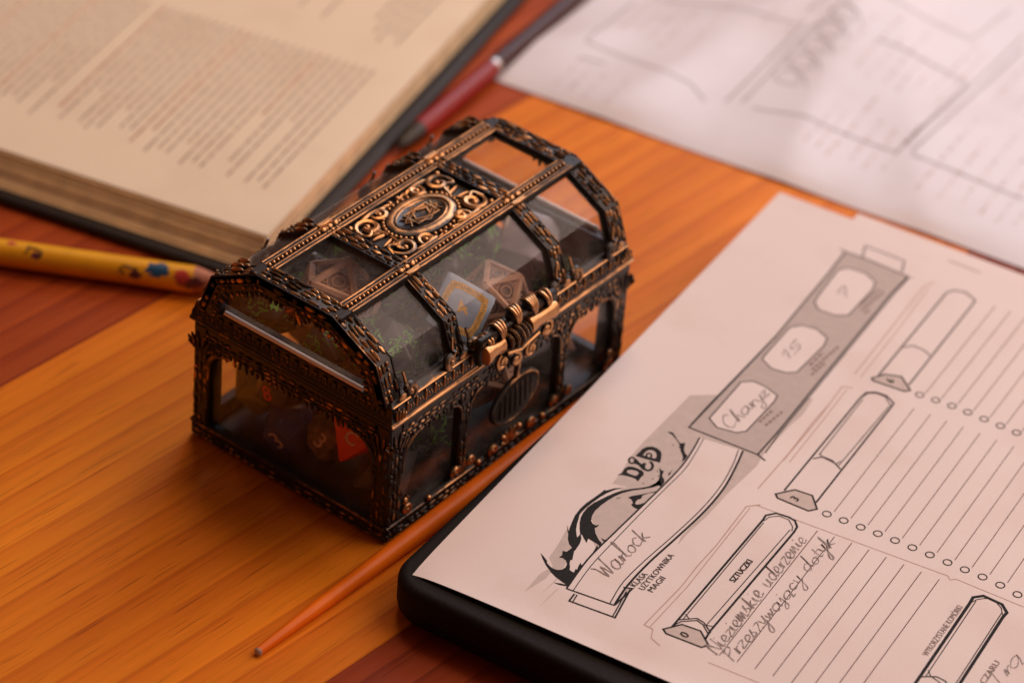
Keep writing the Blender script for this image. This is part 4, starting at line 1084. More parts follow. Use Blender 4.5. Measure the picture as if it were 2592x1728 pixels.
# ---- lid: its rim, then ribs, rails, medallion and panes
mb = MB()
for (a, b, n, ln, t_) in [((0, 0, 0), (L, 0, 0), -YA, L, 0), ((L, W, 0), (0, W, 0), YA, L, 0), ((0, W, 0), (0, 0, 0), -XA, W, 1), ((L, 0, 0), (L, W, 0), XA, W, 1)]:
    a, b = Vector(a), Vector(b)
    t = (b - a).normalized()
    tilt = (n * 0.97 + ZA * 0.22).normalized()
    upv = t.cross(tilt) * -1 if t.cross(tilt).z < 0 else t.cross(tilt)
    # a moulding that leans in towards the top
    prof = [(n * 0.6, H1 + 0.1), (n * 0.65, H1 + 1.5), (n * 0.45, H1 + 1.9), (n * -0.75, HR - 0.9), (n * -0.55, HR - 0.3), (n * -1.2, HR + 0.25), (n * -4.4, HR + 0.2), (n * -4.4, H1 + 0.1)]
    e = 1.0
    pts = [a + q + ZA * z for q, z in prof]
    k = len(prof)
    va, vb = [], []
    for q, z in prof:
        d = q.dot(n)
        va.append(a - t * d + n * d + ZA * z)
        vb.append(b + t * d + n * d + ZA * z)
    fs = [(i, (i + 1) % k, k + (i + 1) % k, k + i) for i in range(k)]
    dim = 1.0 if t_ == 0 else 0.45
    wr = [q_ * dim for q_ in (0.45, 0.85, 0.05, 0.0, 0.65, 0.2, 0.0, 0.0)]
    mb.add(va + vb, fs, wr + wr)
    mb.tube([a - t * 0.6 + n * 0.55 + ZA * (H1 + 0.75), b + t * 0.6 + n * 0.55 + ZA * (H1 + 0.75)], 0.55, 6, 0.4 * dim, up=n, wtop=0.95 * dim)
    mb.tube([a + n * -0.62 + ZA * (HR - 0.45) + t, b + n * -0.62 + ZA * (HR - 0.45) - t], 0.32, 6, 0.3 * dim, up=n + ZA, wtop=1.0 * dim)
    s = 2.6
    i = 0
    while s < ln - 2.0:      # tongues standing in the hollow of the moulding
        c = a + t * s + n * (-0.12) + ZA * (H1 + 3.1)
        if t_ == 0:
            mb.dome(c + ZA * 0.4, upv + t * 0.28, tilt, 3.4, 0.85, 0.6, 6, 4, 0.0, 1.05)
            mb.dome(c + t * 1.3 - ZA * 0.25, upv + t * 0.2, tilt, 2.0, 0.65, 0.5, 5, 4, 0.0, 0.9)
            mb.dome(c + t * 2.4 + ZA * 0.15, upv - t * 0.5, tilt, 1.7, 0.6, 0.45, 5, 4, 0.0, 0.8)
            s += 3.75
        else:
            for j in range(6):
                q = 2 * pi * j / 6
                mb.dome(c + t * (cos(q) * 0.95) + upv * (sin(q) * 1.3), t * -sin(q) + upv * cos(q), tilt, 1.5, 0.6, 0.5, 4, 3, 0.0, 0.55)
            s += 3.3
for cx, cy, nx, ny in [(0, 0, -1, -1), (L, 0, 1, -1), (0, W, -1, 1), (L, W, 1, 1)]:
    c = Vector((cx, cy, 0))
    for j in range(4):
        leaf(mb, c + Vector((-nx * (1.2 + j * 0.9), ny * 0.75, H1 + 1.9)), ZA * 1.0 + Vector((-nx * 0.25 * (j + 0.5), -ny * 0.25, 0)), (0, ny, 0.25), 3.6 - 0.5 * j, 0.8, 0.7, 1.05)
lid = mb.build('lid', 'bronze', chest)

PROF = [(YR, HR), (YB, HB), (YT, HT), (W - YT, HT), (W - YB, HB), (W - YR, HR)]


def offset_prof(d):
    out = []
    for i, (y, z) in enumerate(PROF):
        ns = []
        for k in (i - 1, i):
            if 0 <= k < len(PROF) - 1:
                (ya, za), (yb, zb_) = PROF[k], PROF[k + 1]
                l = hypot(yb - ya, zb_ - za)
                ns.append(Vector((-(zb_ - za) / l, (yb - ya) / l)))
        m = ns[0] if len(ns) == 1 else (ns[0] + ns[1]).normalized()
        k = 1 / max(0.5, m.dot(ns[0]))
        out.append((y - m.x * d * k, z - m.y * d * k))
    return out


def rib(x0, x1, ends=0, rows=3):
    mb = MB()
    o_, i_ = offset_prof(0.6), offset_prof(3.0)
    k = len(PROF)
    vs = [(x, y, z) for x in (x0, x1) for y, z in o_ + i_]
    fs = []
    for j in range(k - 1):
        fs += [(j, j + 1, 2 * k + j + 1, 2 * k + j), (k + j, 3 * k + j, 3 * k + j + 1, k + j + 1), (j, k + j, k + j + 1, j + 1), (2 * k + j, 2 * k + j + 1, 3 * k + j + 1, 3 * k + j)]
    mb.add(vs, fs, 0.0)
    for j in range(k - 1):
        (ya, za), (yb, zb_) = o_[j], o_[j + 1]
        t = Vector((0, yb - ya, zb_ - za)).normalized()
        n = Vector((0, -t.z, t.y))
        xm = (x0 + x1) / 2
        beads(mb, (xm, ya, za), (xm, yb, zb_), n, (x1 - x0) - 0.3, rows, 4.4, 0.8, 0.97, w1=1.05)
        for xx in (x0 + 0.2, x1 - 0.2):   # fine rolled edges of the casting
            mb.tube([Vector((xx, ya, za)) + n * 0.05, Vector((xx, yb, zb_)) + n * 0.05], 0.3, 6, 0.0, up=n, wtop=0.45)
        if ends:
            xe = x0 if ends < 0 else x1
            q0, q1 = offset_prof(3.0)[j], offset_prof(3.0)[j + 1]
            beads(mb, (xe, q0[0], q0[1]), (xe, q1[0], q1[1]), XA * ends, 4.2, 2, 3.4, 0.6, 0.82, w1=0.75)
    if ends:                    # flat face of the arch, ragged with leaves on its inner edge
        xe = x0 if ends < 0 else x1
        p_in = offset_prof(5.6)
        a_ = [(xe, y, z) for y, z in o_]
        b_ = [(xe, y, z) for y, z in p_in]
        c_ = [(xe - ends * 1.4, y, z) for y, z in o_]
        d_ = [(xe - ends * 1.4, y, z) for y, z in p_in]
        fs = []
        for j in range(k - 1):
            fs += [(j, j + 1, k + j + 1, k + j), (k + j, k + j + 1, 3 * k + j + 1, 3 * k + j), (2 * k + j, 3 * k + j, 3 * k + j + 1, 2 * k + j + 1)]
        mb.add(a_ + b_ + c_ + d_, fs, 0.0)
        for j in range(k - 1):
            (ya, za), (yb, zb_) = p_in[j], p_in[j + 1]
            ln = hypot(yb - ya, zb_ - za)
            t = Vector((0, (yb - ya) / ln, (zb_ - za) / ln))
            inn = Vector((0, t.z, -t.y))
            s = 0.8
            while s < ln - 0.5:
                leaf(mb, Vector((xe, ya, za)) + t * s - inn * 0.5, inn + t * cr.uniform(-.7, .7), XA * ends, cr.uniform(1.4, 2.6), 1.3, 0.6, cr.uniform(.2, .75))
                s += cr.uniform(1.4, 2.3)
        fan(mb, (xe, W / 2 - 1, p_in[2][1] + 1.5), -ZA, XA * ends, 6.2, 7, 1.35, 1.5, 0.75)
    return mb.build('arch_rib', 'bronze', lid)


rib(-0.2, 6.0, -1, 4)
rib(X1 - 2.5, X1 + 2.5)
rib(X2 - 2.5, X2 + 2.5)
rib(L - 6.0, L + 0.2, 1, 4)

for y in (YT, W - YT):          # pearl rails along the top
    mb = MB()
    z = HT - 0.55
    mb.box((L / 2, y, z - 1.1), L / 2 - 0.4, 2.5, 1.1, None, 0.0, 0.3)
    for off, r in ((-2.25, 0.36), (2.25, 0.36), (-1.15, 0.22), (1.15, 0.22)):
        mb.tube([(5, y + off, z + 0.05), (L / 2, y + off, z + 0.05), (L - 5, y + off, z + 0.05)], r, 6, 0.3, wtop=1.0)
    s = 5.5
    while s < L - 5.5:
        mb.ball((s, y, z + 0.22), 0.62, 8, 5, 0.05, 0.92)
        s += 1.62
    for px in (X1, X2):
        for dx in (-2.4, 0, 2.4):
            mb.dome((px + dx, y, z + 0.3), XA + YA * cr.uniform(-.3, .3), ZA, 2.4, 1.7, 0.9, 5, 4, 0.2, 1.1)
        mb.box((px + 0.3, y + (-2.1 if y < W / 2 else 2.1), z + 0.35), 2.6, 0.7, 0.35, None, 0.95, 0.2)
    mb.build('pearl_rail', 'bronze', lid)

# medallion panel in the middle of the top
PZ = HT - 1.9
pxa, pxb, pya, pyb = X1 + 2.4, X2 - 2.4, YT + 2.4, W - YT - 2.4
mb = MB()
mb.box(((pxa + pxb) / 2, (pya + pyb) / 2, PZ - 0.5), (pxb - pxa) / 2, (pyb - pya) / 2, 0.5)
panel = mb.build('medallion_panel', 'bronze', lid, smooth=False)
MC = Vector(((pxa + pxb) / 2, (pya + pyb) / 2, PZ))
EA, EB = 10.6, 6.7


def ell(a, b, q, z=0.0):
    return MC + Vector((a * cos(q), b * sin(q), z))


mb = MB()
n = 48
rings = [(EA + 1.0, EB + 1.0, 0.0), (EA + 0.9, EB + 0.9, 1.0), (EA - 0.2, EB - 0.2, 1.45), (EA - 0.9, EB - 0.9, 1.4), (EA - 1.3, EB - 1.3, 0.95), (EA - 1.8, EB - 1.8, 1.25), (EA - 2.3, EB - 2.3, 0.95), (0.01, 0.01, 0.95)]
wr = [0, 0.25, 0.75, 0.85, 0.25, 0.8, 0.15, 0.25]
vs = [ell(a, b, 2 * pi * i / n, z) for a, b, z in rings for i in range(n)]
mb.add(vs, [(r * n + i, r * n + (i + 1) % n, (r + 1) * n + (i + 1) % n, (r + 1) * n + i) for r in range(len(rings) - 1) for i in range(n)], [w for w in wr for i in range(n)])
for i in range(40):
    q = 2 * pi * i / 40
    mb.ball(ell(EA + 1.7, EB + 1.7, q, 0.55), 0.62, 8, 5, 0.1, 1.0)
# woven star inside: two squares and a lozenge laced across each other
for k, (rot, sx, sy) in enumerate([(0.0, 6.6, 3.4), (pi / 4, 6.2, 3.5), (pi / 2, 5.2, 2.2), (0.35, 3.4, 2.6)]):
    pts = []
    for i in range(5):
        q = rot + pi / 2 * i
        pts.append(MC + Vector((sx * cos(q), sy * sin(q), 1.15 + 0.12 * (k % 2))))
    mb.tube(subdivide3(pts, 3), 0.33, 6, 0.25, wtop=0.95)
for sgn in (-1, 1):
    mb.tube([MC + Vector((sgn * 6.3, -2.2, 1.1)), MC + Vector((sgn * 4.4, 0, 1.2)), MC + Vector((sgn * 6.3, 2.2, 1.1))], 0.3, 6, 0.25, wtop=0.9)
mb.build('medallion', 'bronze', lid)
hx, hy = (pxb - pxa) / 2, (pyb - pya) / 2
for sx in (-1, 1):
    for sy in (-1, 1):
        def at(u, v, z=0.2):
            return MC + Vector((sx * u, sy * v, z))
        ux, vy = XA * sx, YA * sy
        mb = MB()
        scroll(mb, at(hx - 5.2, hy - 4.8), ux, vy, 4.0, 1.35, 0.9, 1, -0.6, ZA, 0.4, 0.0, 0.85)
        mb.build('corner_scroll', 'bronze', lid)
        mb = MB()
        scroll(mb, at(hx - 12.2, hy - 2.6), -ux, vy, 2.6, 1.15, 0.85, 1, 2.6, ZA, 0.35, 0.05, 1.0)
        pts = [at(hx - 15.5, hy - 1.7, 0.4), at(hx - 10.5, hy - 1.0, 0.7), at(hx - 6.0, hy - 1.4, 0.5)]
        mb.tube(smooth_line(pts, 4), [0.4] + [0.8] * 7 + [0.3], 7, 0.05, wtop=1.0)
        mb.build('leaf_scroll', 'bronze', lid)
        mb = MB()
        for j in range(4):
            leaf(mb, at(EA + 2.0, 1.2 + 0.6 * j, 0.1), ux * (1.0 - 0.2 * j) + vy * (0.15 + 0.3 * j), ZA, 6.2 - 0.7 * j, 1.2, 1.0, 1.05)
        pts = [at(EA + 2.4, 0.6, 0.4), at(EA + 4.0, 4.4, 0.9), at(hx - 2.2, hy - 7.5, 0.9), at(hx - 1.0, hy - 4.6, 0.5)]
        mb.tube(smooth_line(pts, 5), 0.6, 7, 0.05, wtop=1.0)
        mb.build('leaf_spray', 'bronze', lid)
        mb = MB()
        mb.ball(at(hx - 1.6, hy - 1.4, 0.5), 0.95, 8, 6, 0.1, 1.05)
        mb.ball(at(1.6, hy - 1.2, 0.5), 0.8, 8, 6, 0.1, 1.05)
        leaf(mb, at(0.6, EB + 2.3, 0.1), ux + vy * 0.25, ZA, 5.5, 1.1, 0.9, 1.0)
        mb.build('pearl', 'bronze', lid)

# bosses where the ribs meet the rim
for px in (4.6, X1, X2, L - 4.6):
    for y, sy in ((0.9, -1), (W - 0.9, 1)):
        mb = MB()
        for s in (-1, 1):
            if (px < 10 and s < 0) or (px > L - 10 and s > 0):
                continue
            w = 2.9 if 10 < px < L - 10 else 1.9
            scroll(mb, (px + s * (w + 1.7), y - sy * 0.55, HR + 1.5), XA * s, Vector((0, -sy * 0.33, 0.94)), 2.3, 0.95, 1.0, 1, -1.5, (0, sy, 0.3), 0.4, 0.0, 0.55)
            pts = [(px + s * (w + 0.1), y - sy * 0.2, HR + 4.2), (px + s * (w + 0.6), y - sy * 0.3, HR + 2.6), (px + s * (w + 2.6), y + sy * 0.1, HR + 0.4)]
            mb.tube(smooth_line(pts, 4), 0.6, 7, 0.0, up=(0, sy, .3), wtop=0.7)
            pts = [(px + s * (w - 0.1), y - sy * 1.6, HR + 7.6), (px + s * (w + 0.5), y - sy * 0.9, HR + 4.6), (px + s * (w + 0.2), y - sy * 0.3, HR + 2.2)]
            mb.tube(smooth_line(pts, 4), 0.42, 7, 0.2, up=(0, sy, .3), wtop=1.0)
        mb.dome((px, y + sy * 0.3, HR + 1.4), ZA, (0, sy, .3), 2.6, 3.6, 0.8, 6, 5, 0.1, 0.9)
        mb.build('corner_curl', 'bronze', lid)

# lid panes
o12 = offset_prof(1.5)
for xa, xb in ((5.6, X1 - 2.2), (X1 + 2.2, X2 - 2.2), (X2 + 2.2, L - 5.6)):
    for i, j, sgn in ((0, 1, 1), (1, 2, 1), (4, 3, 1), (5, 4, 1)):
        (ya, za), (yb, zb_) = o12[i], o12[j]
        n = Vector((0, -(zb_ - za), yb - ya)).normalized()
        if n.z < 0:
            n = -n
        pane([(xa, ya, za), (xb, ya, za), (xb, yb, zb_), (xa, yb, zb_)], -n * 0.6, lid)
    if not (xa > 20 and xb < 80):
        pane([(xa, YT + 2.2, HT - 1.6), (xb, YT + 2.2, HT - 1.6), (xb, W - YT - 2.2, HT - 1.6), (xa, W - YT - 2.2, HT - 1.6)], (0, 0, -0.6), lid)
pin = offset_prof(4.0)
for x, sg in ((1.4, -1), (L - 2.0, 1)):
    poly = [(x, y, z) for y, z in pin]
    poly[0] = (x, pin[0][0], HR - 1)
    poly[-1] = (x, pin[-1][0], HR - 1)
    pane(poly, (0.6, 0, 0), lid)
    mb = MB()     # rounded lower edge of the acrylic end piece, its reflected streak painted pale
    mb.tube([(x - 0.2 + sg * 0.4, 10.5, HR + 0.75), (x - 0.2 + sg * 0.4, W / 2, HR + 0.75), (x - 0.2 + sg * 0.4, W - 10.5, HR + 0.75)], 0.72, 10, 0)
    mb.build('pane_edge', 'acrylic_edge_glint', lid)

# clasp on the front
mb = MB()
ty, tz = -3.7, 46.0
mb.lathe((33.0, ty, tz), XA, [(0, 1.6), (0.25, 2.9), (1.2, 3.0), (3.6, 2.2), (6.4, 1.8), (7.8, 2.2), (8.2, 1.2)], 22, 0.88)
mb.v = [(x, (y - ty) * 0.62 + ty, (z - tz) * 0.95 + tz) for x, y, z in mb.v]
mb.build('clasp_barrel', 'bronze', chest)
clasp = bpy.data.objects['clasp_barrel']
mb = MB()
mb.lathe((51.2, ty, tz), XA, [(0, 1.5), (0.3, 3.0), (1.4, 2.9), (4.6, 2.1), (8.2, 2.2), (10.8, 2.9), (11.8, 2.5), (12.1, 1.2)], 22, 0.88)
mb.v = [(x, (y - ty) * 0.62 + ty, (z - tz) * 0.95 + tz) for x, y, z in mb.v]
mb.build('barrel_end', 'bronze', clasp)
for k, (px, r) in enumerate([(42.6, 1.9), (44.3, 2.5), (46.2, 2.8), (48.1, 2.5), (49.8, 2.0)]):
    mb = MB()
    pts = [(px, ty + r * cos(q), tz + r * sin(q)) for q in [2 * pi * i / 18 for i in range(19)]]
    mb.tube(pts, 0.62, 7, 0.35, up=XA, wtop=0.75)
    mb.build('knuckle', 'bronze', clasp)
mb = MB()
mb.lathe((43.4, ty, tz), XA, [(0, 1.9), (6.4, 1.9)], 14, 0.0)
mb.box((49, -1.6, 46.2), 16.5, 1.2, 4.2, None, 0.0, 0.6)
mb.build('back_plate', 'bronze', clasp)
for px, pz, k, ln, sp in [(36.2, 48.2, 2, 3.6, 0.35), (41.0, 49.4, 3, 4.4, 0.55), (47.4, 51.0, 3, 4.8, 0.5), (54.4, 50.4, 4, 4.6, 0.6), (60.6, 49.6, 2, 4.0, 0.4)]:
    mb = MB()     # ribbed shells along the top of the clasp
    mb.ball((px, -1.0, pz - 0.4), 2.0, 10, 6, 0.0, 0.1)
    for i in range(k):
        a = (i / max(1, k - 1) - 0.5) * 2 * sp
        pts = [(px + sin(a) * 0.6, -3.6, pz - 1.6), (px + sin(a) * 1.6, -2.9, pz + 0.7), (px + sin(a) * 2.3, -1.0, pz + ln * 0.45), (px + sin(a) * 2.2, 0.8, pz + ln * 0.25)]
        mb.tube(smooth_line(pts, 4), [0.35, 0.5, 0.6, 0.65, 0.7, 0.7, 0.7, 0.7, 0.65, 0.6, 0.5, 0.4, 0.3], 7, 0.1, up=(0, -0.7, 0.7), wtop=0.95)
    mb.build('shell', 'bronze', clasp)
for px, pz, sz, hd in [(42.5, 38.8, 2.4, 1), (48.5, 36.4, 2.2, -1), (54.8, 36.6, 2.3, 1), (61.5, 39.6, 2.6, -1)]:
    mb = MB()
    scroll(mb, (px, -2.2, pz), XA, ZA, sz, 1.2, 0.75, hd, 1.8, -YA, 0.3, 0.15, 1.0)
    mb.build('curl', 'bronze', clasp)
mb = MB()
mb.tube([(44.5, -2.6, 40.4), (50, -2.8, 39.0), (58, -2.6, 40.2)], 0.6, 7, 0.3, up=-YA, wtop=1.0)
mb.tube([(49.5, -2.2, 39), (50.6, -2.0, 33), (50.8, -1.7, 29)], 0.9, 7, 0.1, up=-YA, wtop=0.6)
mb.build('hasp_stem', 'bronze', clasp)

# oval lock plate hanging on the front
OC = Vector((50.9, -1.1, 21.9))
ou, ov = Vector((cos(0.16), 0, sin(0.16))), Vector((-sin(0.16), 0, cos(0.16)))


def oe(a, b, q, d):
    return OC + ou * (a * cos(q)) + ov * (b * sin(q)) - YA * d


mb = MB()
n = 40
rg = [(10.4, 7.2, 0.0), (10.3, 7.1, 0.9), (9.7, 6.5, 1.25), (9.1, 5.9, 0.85), (0.01, 0.01, 0.75)]
vs = [oe(a, b, 2 * pi * i / n, d) for a, b, d in rg for i in range(n)]
mb.add(vs, [(r * n + i, (r + 1) * n + i, (r + 1) * n + (i + 1) % n, r * n + (i + 1) % n) for r in range(len(rg) - 1) for i in range(n)], [w for w in (0, .3, .62, .2, .0) for i in range(n)])
for k in range(7):
    xx = -6.6 + k * 2.2
    hh = 5.2 * sqrt(max(0.05, 1 - (xx / 9.0) ** 2))
    mb.tube([OC + ou * (xx - 0.5) + ov * -hh * 0.85 - YA * 0.95, OC + ou * (xx + 0.7) + ov * hh * 0.85 - YA * 0.85], 0.3, 6, 0.0, up=-YA, wtop=0.4)
mb.build('lock_plate', 'bronze', chest)

# palmette on the lower front rail, hinges at the back
mb = MB()
fan(mb, (52, -0.3, 5.4), ZA, -YA, 5.6, 7, 1.35, 1.3, 0.9)
for px, pz in ((44, 6.8), (48.6, 8.4), (55.4, 8.8), (61, 7.4), (66, 6.2), (38, 6.2), (17, 6.4)):
    mb.ball((px, -0.6, pz), 0.95, 8, 6, 0.1, 1.0, up=(0, -0.6, 0.6))
for s in (-1, 1):
    scroll(mb, (52 + s * 8, -0.5, 7.2), XA * s, ZA, 2.0, 1.1, 0.7, 1, -1.2, -YA, 0.3, 0.2, 1.0)
mb.build('palmette', 'bronze', body)
for px in (16, 86):
    mb = MB()
    mb.lathe((px - 5, W + 2.0, H1 + 0.3), XA, [(0, 1.0), (0.2, 1.7), (9.8, 1.7), (10, 1.0)], 14, 0.8)
    mb.box((px, W + 0.9, H1 + 3), 4.6, 0.9, 3.2, None, 0.3, 0.3)
    mb.box((px, W + 0.9, H1 - 3), 4.6, 0.9, 3.0, None, 0.3, 0.3)
    mb.build('hinge', 'bronze', chest)
# leafy humps on the back slope that break the outline
for px in (4, X1, X2, L - 4):
    mb = MB()
    for j in range(4):
        mb.dome((px + (j - 1.5) * 1.3, W - YT + 8 + j % 2, HT - 4.4 + (j % 2) * 0.3), (0.2, 0.86, -0.5), (0, 0.5, 0.86), 6.5, 1.6, 1.3, 6, 4, 0.1, 0.9)
    mb.build('back_leaf', 'bronze', lid)

# ------------------------------------------------------------------ dice in the chest
PH = (1 + sqrt(5)) / 2


def poly_verts(kind):
    if kind == 'd20':
        return [Vector(p).normalized() for s in (-1, 1) for t in (-PH, PH) for p in ((0, s, t), (s, t, 0), (t, 0, s))]
    if kind == 'd8':
        return [Vector(p) for p in ((1, 0, 0), (-1, 0, 0), (0, 1, 0), (0, -1, 0), (0, 0, 1), (0, 0, -1))]
    if kind == 'd6':
        return [Vector((a, b, c)).normalized() for a in (-1, 1) for b in (-1, 1) for c in (-1, 1)]
    if kind == 'd12':
        v = [Vector((a, b, c)) for a in (-1, 1) for b in (-1, 1) for c in (-1, 1)]
        for s in (-1, 1):
            for t in (-1, 1):
                v += [Vector((0, s / PH, t * PH)), Vector((s / PH, t * PH, 0)), Vector((s * PH, 0, t / PH))]
        return [p.normalized() for p in v]
    v = [Vector((0, 0, 1.0)), Vector((0, 0, -1.0))]
    for i in range(10):
        v.append(Vector((cos(pi * i / 5) * 0.95, sin(pi * i / 5) * 0.95, 0.1056 * (1 if i % 2 else -1))))
    return v


def die(kind, loc, r, mat, face, roll, label, cat='die', runes=None, num=None, ridge=None, bevel=0.06, group='dice in the chest'):
    """one die: face = direction its main face looks, roll = spin about that direction"""
    bm = bmesh.new()
    for p in poly_verts(kind):
        bm.verts.new(p * r)
    bmesh.ops.convex_hull(bm, input=bm.verts[:])
    bmesh.ops.dissolve_limit(bm, angle_limit=radians(2), verts=bm.verts[:], edges=bm.edges[:])
    bm.normal_update()
    faces = [(f.calc_center_median().copy(), f.normal.copy(), [v.co.copy() for v in f.verts]) for f in bm.faces]
    edges_ = [(e.verts[0].co.copy(), e.verts[1].co.copy()) for e in bm.edges]
    bmesh.ops.bevel(bm, geom=bm.edges[:], offset=r * bevel, segments=2, affect='EDGES', profile=0.6)
    fc, fn, fv = max(faces, key=lambda q: q[1].dot(Vector((0.2, 0.3, 0.9))))
    R = Matrix.Rotation(roll, 3, Vector(face).normalized()) @ fn.rotation_difference(Vector(face).normalized()).to_matrix()
    mb = MB()
    bm.verts.index_update()
    mb.add([R @ v.co for v in bm.verts], [[v.index for v in f.verts] for f in bm.faces])
    bm.free()
    root = thing('die', label, cat, loc, 0, group)
    mb.build('body', mat, root)
    q = random.Random(int(loc[0] * 7 + loc[1] * 13 + loc[2] * 31))
    if ridge:
        mb = MB()
        for a, b in edges_:
            a2, b2 = R @ a, R @ b
            mb.tube([a2 * 0.965, b2 * 0.965], r * 0.10, 6, 0)
        for c, n, vv in faces:
            rr = min((v - c).length for v in vv) * 0.42
            t = (vv[0] - c).normalized()
            s = n.cross(t)
            for k in (1.0, 0.55):
                pts = [R @ (c + (t * cos(a) + s * sin(a)) * rr * k + n * 0.05) for a in [2 * pi * i / 14 for i in range(15)]]
                mb.tube(pts, 0.18, 5, 0)
            for v in vv:
                mb.tube([R @ (c + (v - c) * 0.45 + n * 0.03), R @ (c + (v - c) * 0.66 + s * rr * 0.25 + n * 0.03)], 0.2, 5, 0)
        mb.build('carved_edges', ridge, root)
    if runes:
        mb = MB()
        for c, n, vv in faces:
            rr = min((v - c).length for v in vv) * 0.5
            t = (vv[0] - c).normalized()
            s = n.cross(t)
            for k in range(14):
                a, d = q.uniform(0, 2 * pi), rr * q.uniform(.1, 1.0)
                o = c + (t * cos(a) + s * sin(a)) * d + n * 0.04
                b = q.uniform(0, pi)
                e = (t * cos(b) + s * sin(b))
                l, w = rr * q.uniform(.15, .42), rr * q.uniform(.03, .075)
                x = n.cross(e)
                mb.add([R @ (o - e * l - x * w), R @ (o + e * l - x * w), R @ (o + e * l + x * w), R @ (o - e * l + x * w)], [(0, 1, 2, 3)])
        mb.build('rune_marks', runes, root, smooth=False)
    if num:
        txt, nm, size, spin, border = num
        c, n = R @ fc, R @ fn
        up = ZA - n * ZA.dot(n)
        up = up.normalized() if up.length > 1e-3 else YA
        right = up.cross(n)
        rot = Matrix((right, up, n)).transposed() @ Matrix.Rotation(spin, 3, 'Z')
        add_text(txt, size, nm, root, Matrix.Translation((c + n * 0.06) * MM) @ rot.to_4x4(), 0.06, 'CENTER', 'numeral')
        if border:
            mb = MB()
            for c0, n0, vv in faces:
                cc, nn = R @ c0, R @ n0
                k = len(vv)
                cen = sum(vv, Vector()) / k
                t0 = (vv[0] - c0).normalized()
                s0 = n0.cross(t0)
                vv = sorted(vv, key=lambda v: atan2((v - c0).dot(s0), (v - c0).dot(t0)))
                ring = []
                for v0, v1, v2 in zip(vv[-1:] + vv[:-1], vv, vv[1:] + vv[:1]):
                    for f in (0.28, 0.0, -0.28):
                        w_ = v1 + ((v0 - v1) * f if f > 0 else (v2 - v1) * -f)
                        ring.append(w_ - ((v1 - c0) * 0.10 if f == 0 else Vector()))
                k = len(ring)
                vs = [R @ (c0 + (v - c0) * 0.80 + n0 * 0.05) for v in ring] + [R @ (c0 + (v - c0) * 0.58 + n0 * 0.05) for v in ring]
                mb.add(vs, [(i, (i + 1) % k, k + (i + 1) % k, k + i) for i in range(k)])
            mb.build('gold_border', 'd_gold', root, smooth=False)
            mb = MB()      # tiny dark strokes engraved in the border
            for c0, n0, vv in faces:
                t0 = (vv[0] - c0).normalized()
                s0 = n0.cross(t0)
                for i in range(56):
                    a = 2 * pi * i / 56
                    d = t0 * cos(a) + s0 * sin(a)
                    x = n0.cross(d)
                    m_ = max(abs(cos(a - pi / 4)), abs(sin(a - pi / 4)))
                    rad = r * 0.40 * min(1.2, 1 / m_)
                    o = c0 + d * rad + n0 * 0.08
                    mb.add([R @ (o - d * r * .03 - x * .1), R @ (o + d * r * .03 - x * .1), R @ (o + d * r * .03 + x * .1), R @ (o - d * r * .03 + x * .1)], [(0, 1, 2, 3)])
            mb.build('engraving', 'd_mottle', root, smooth=False)
    return root


END = (-0.93, -0.22, 0.28)
# against the near end pane
die('d20', (16.6, 58.0, 13.5), 9.0, 'd_olive', END, 0.4, 'smooth olive green die at the back corner of the near end pane')
die('d12', (11.6, 43.6, 9.0), 7.8, 'd_navy', (-0.98, -0.12, -0.1), 0.5, 'navy blue die showing a cream 3 low behind the near end pane', num=('3', 'd_cream', 7.5, 0.75, False))
die('d10', (14.2, 29.6, 13.2), 9.0, 'd_mottle', (-0.95, -0.15, 0.25), 0.3, 'mottled brown die showing a cream 3 behind the near end pane', num=('3', 'd_cream', 6.5, -0.5, False))
die('d8', (11.2, 19.4, 22.0), 10.4, 'd_red', (-0.92, -0.30, 0.2), 0.75, 'bright red die behind the near end pane by the corner post', num=('C', 'd_cream', 5.6, -0.35, False))
die('d8', (14.5, 12.4, 10.6), 10.2, 'd_black', (-0.88, -0.4, 0.2), 0.2, 'black die with dull red marks at the foot of the near corner post', runes=None, num=('A', 'd_redink', 6.0, 2.6, False))
die('d20', (12.8, 47.5, 21.6), 8.4, 'd_black', (-0.97, 0.0, 0.0), 0.1, 'black die with a red 8 high behind the near end pane', num=('8', 'd_redink', 6.4, 0.3, False))
# under the lid
die('d20', (25.5, 40.5, 46.0), 12.2, 'd_carved', (-0.3, -0.25, 0.9), 0.35, 'carved brown stone die with tan edges under the near top pane', ridge='d_tan')
die('d20', (19.0, 19.5, 43.5), 11.6, 'd_black', (-0.35, -0.6, 0.72), 0.9, 'black die with green runes behind the nearest front lid pane', runes='d_green')
die('d6', (42.6, 15.2, 45.8), 13.6, 'd_blue', (-0.34, -0.66, 0.67), 0.40, 'smoky blue cube die with gold rune border by the clasp', num=('4', 'd_gold', 6.0, 0.2, True), bevel=0.13)
die('d20', (62.6, 16.0, 39.2), 10.4, 'd_carved', (-0.25, -0.6, 0.75), 0.2, 'carved tan-edged stone die to the right of the smoky blue one', ridge='d_tan')
die('d20', (58.0, 36.5, 43.0), 14.6, 'd_black', (-0.2, -0.45, 0.87), 0.5, 'large black die with green runes in the middle under the medallion', runes='d_green')
die('d6', (90.0, 27.0, 36.0), 13.8, 'd_purple', (-0.15, -0.35, 0.92), 0.5, 'purple grey glossy cube die in the far part of the lid', bevel=0.08)
die('d20', (90.0, 12.8, 32.0), 9.8, 'd_black', (-0.4, -0.6, 0.7), 0.4, 'black die with bright green ring mark behind the far front pane', runes='d_green')
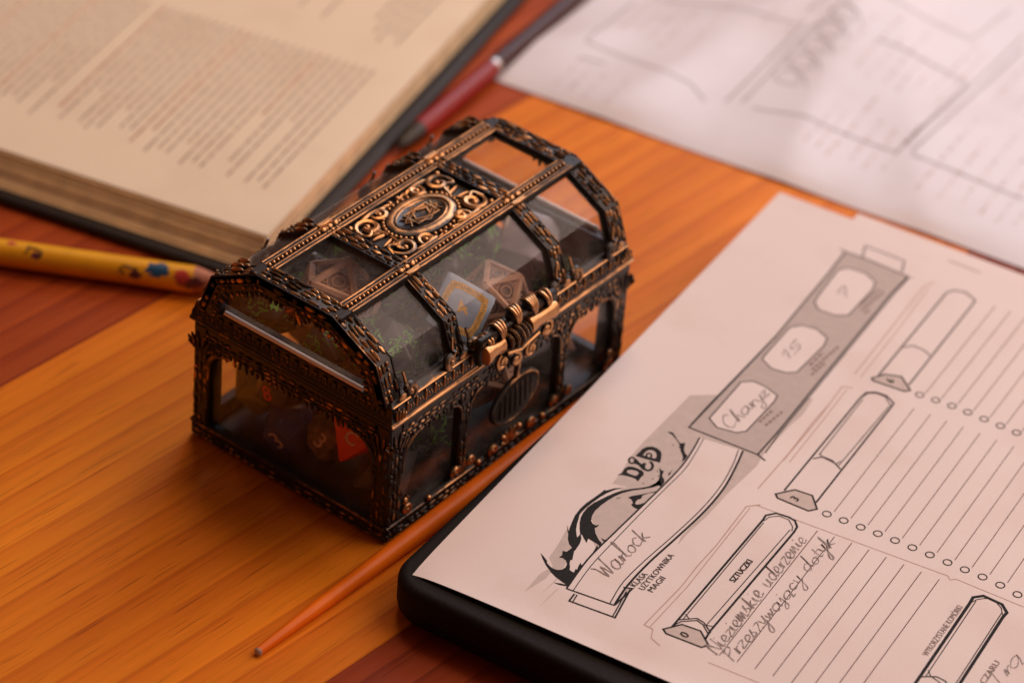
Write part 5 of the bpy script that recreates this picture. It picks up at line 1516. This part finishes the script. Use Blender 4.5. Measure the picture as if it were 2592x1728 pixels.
# behind the front panes
die('d20', (56.6, 14.4, 20.6), 11.2, 'd_carved', (-0.45, -0.8, 0.4), 0.9, 'carved stone die half hidden behind the oval lock plate', ridge='d_tan')
die('d20', (34.5, 14.0, 14.5), 11.6, 'd_black', (-0.5, -0.8, 0.3), 0.2, 'black die with green runes behind the near lower front pane', runes='d_green')
die('d12', (82.0, 14.0, 12.5), 10.8, 'd_black', (-0.5, -0.7, 0.4), 0.9, 'plain black die behind the far lower front pane')
die('d20', (38.5, 26.0, 33.5), 10.8, 'd_black', (-0.5, -0.7, 0.4), 1.3, 'black die with green runes wedged under the smoky blue one', runes='d_green')
# the layer below, mostly hidden
for i, (x, y, z, r, m_) in enumerate([(39, 40, 14, 11.5, 'd_black'), (40, 57, 22, 10.5, 'd_navy'), (62, 40, 17, 11.5, 'd_black'), (62, 57, 22, 11, 'd_olive'), (84, 55, 16, 11.5, 'd_black'), (74, 27, 26, 9.8, 'd_black')]):
    die('d20' if i % 2 else 'd12', (x, y, z), r, m_, (-0.3 + 0.1 * i, -0.4, 0.8), 0.6 * i, ['black die deep in the middle of the near bay', 'navy die against the back pane of the near bay', 'black die deep in the middle of the chest', 'olive die against the middle back pane', 'black die in the far back corner', 'black die between the purple cube and the carved one'][i], runes='d_green' if i in (0, 2, 5) else None)
die('d20', (39.5, 35.0, 47.5), 10.6, 'd_black', (-0.3, -0.5, 0.8), 0.8, 'black die with green runes under the near corner of the medallion', runes='d_green')
die('d20', (14.2, 54.0, 44.0), 10.0, 'd_black', (-0.8, -0.2, 0.5), 0.3, 'black die with green runes high behind the near end arch', runes='d_green')
die('d8', (12.0, 33.5, 42.0), 8.6, 'd_black', (-0.85, -0.2, 0.45), 0.3, 'small black die with green runes under the near end arch', runes='d_green')
die('d20', (31.0, 55.5, 41.0), 10.4, 'd_black', (-0.4, -0.3, 0.8), 0.5, 'black die with green runes against the back slope of the near bay', runes='d_green')
die('d20', (50.5, 54.0, 40.0), 10.0, 'd_black', (-0.4, -0.3, 0.8), 1.1, 'black die with green runes against the middle of the back slope', runes='d_green')
die('d12', (74.5, 45.0, 33.0), 10.6, 'd_black', (-0.4, -0.3, 0.8), 0.2, 'black die behind the purple cube die', runes='d_green')
die('d20', (72.5, 34.0, 44.0), 10.6, 'd_black', (-0.3, -0.4, 0.85), 0.7, 'black die with green runes under the far corner of the medallion', runes='d_green')
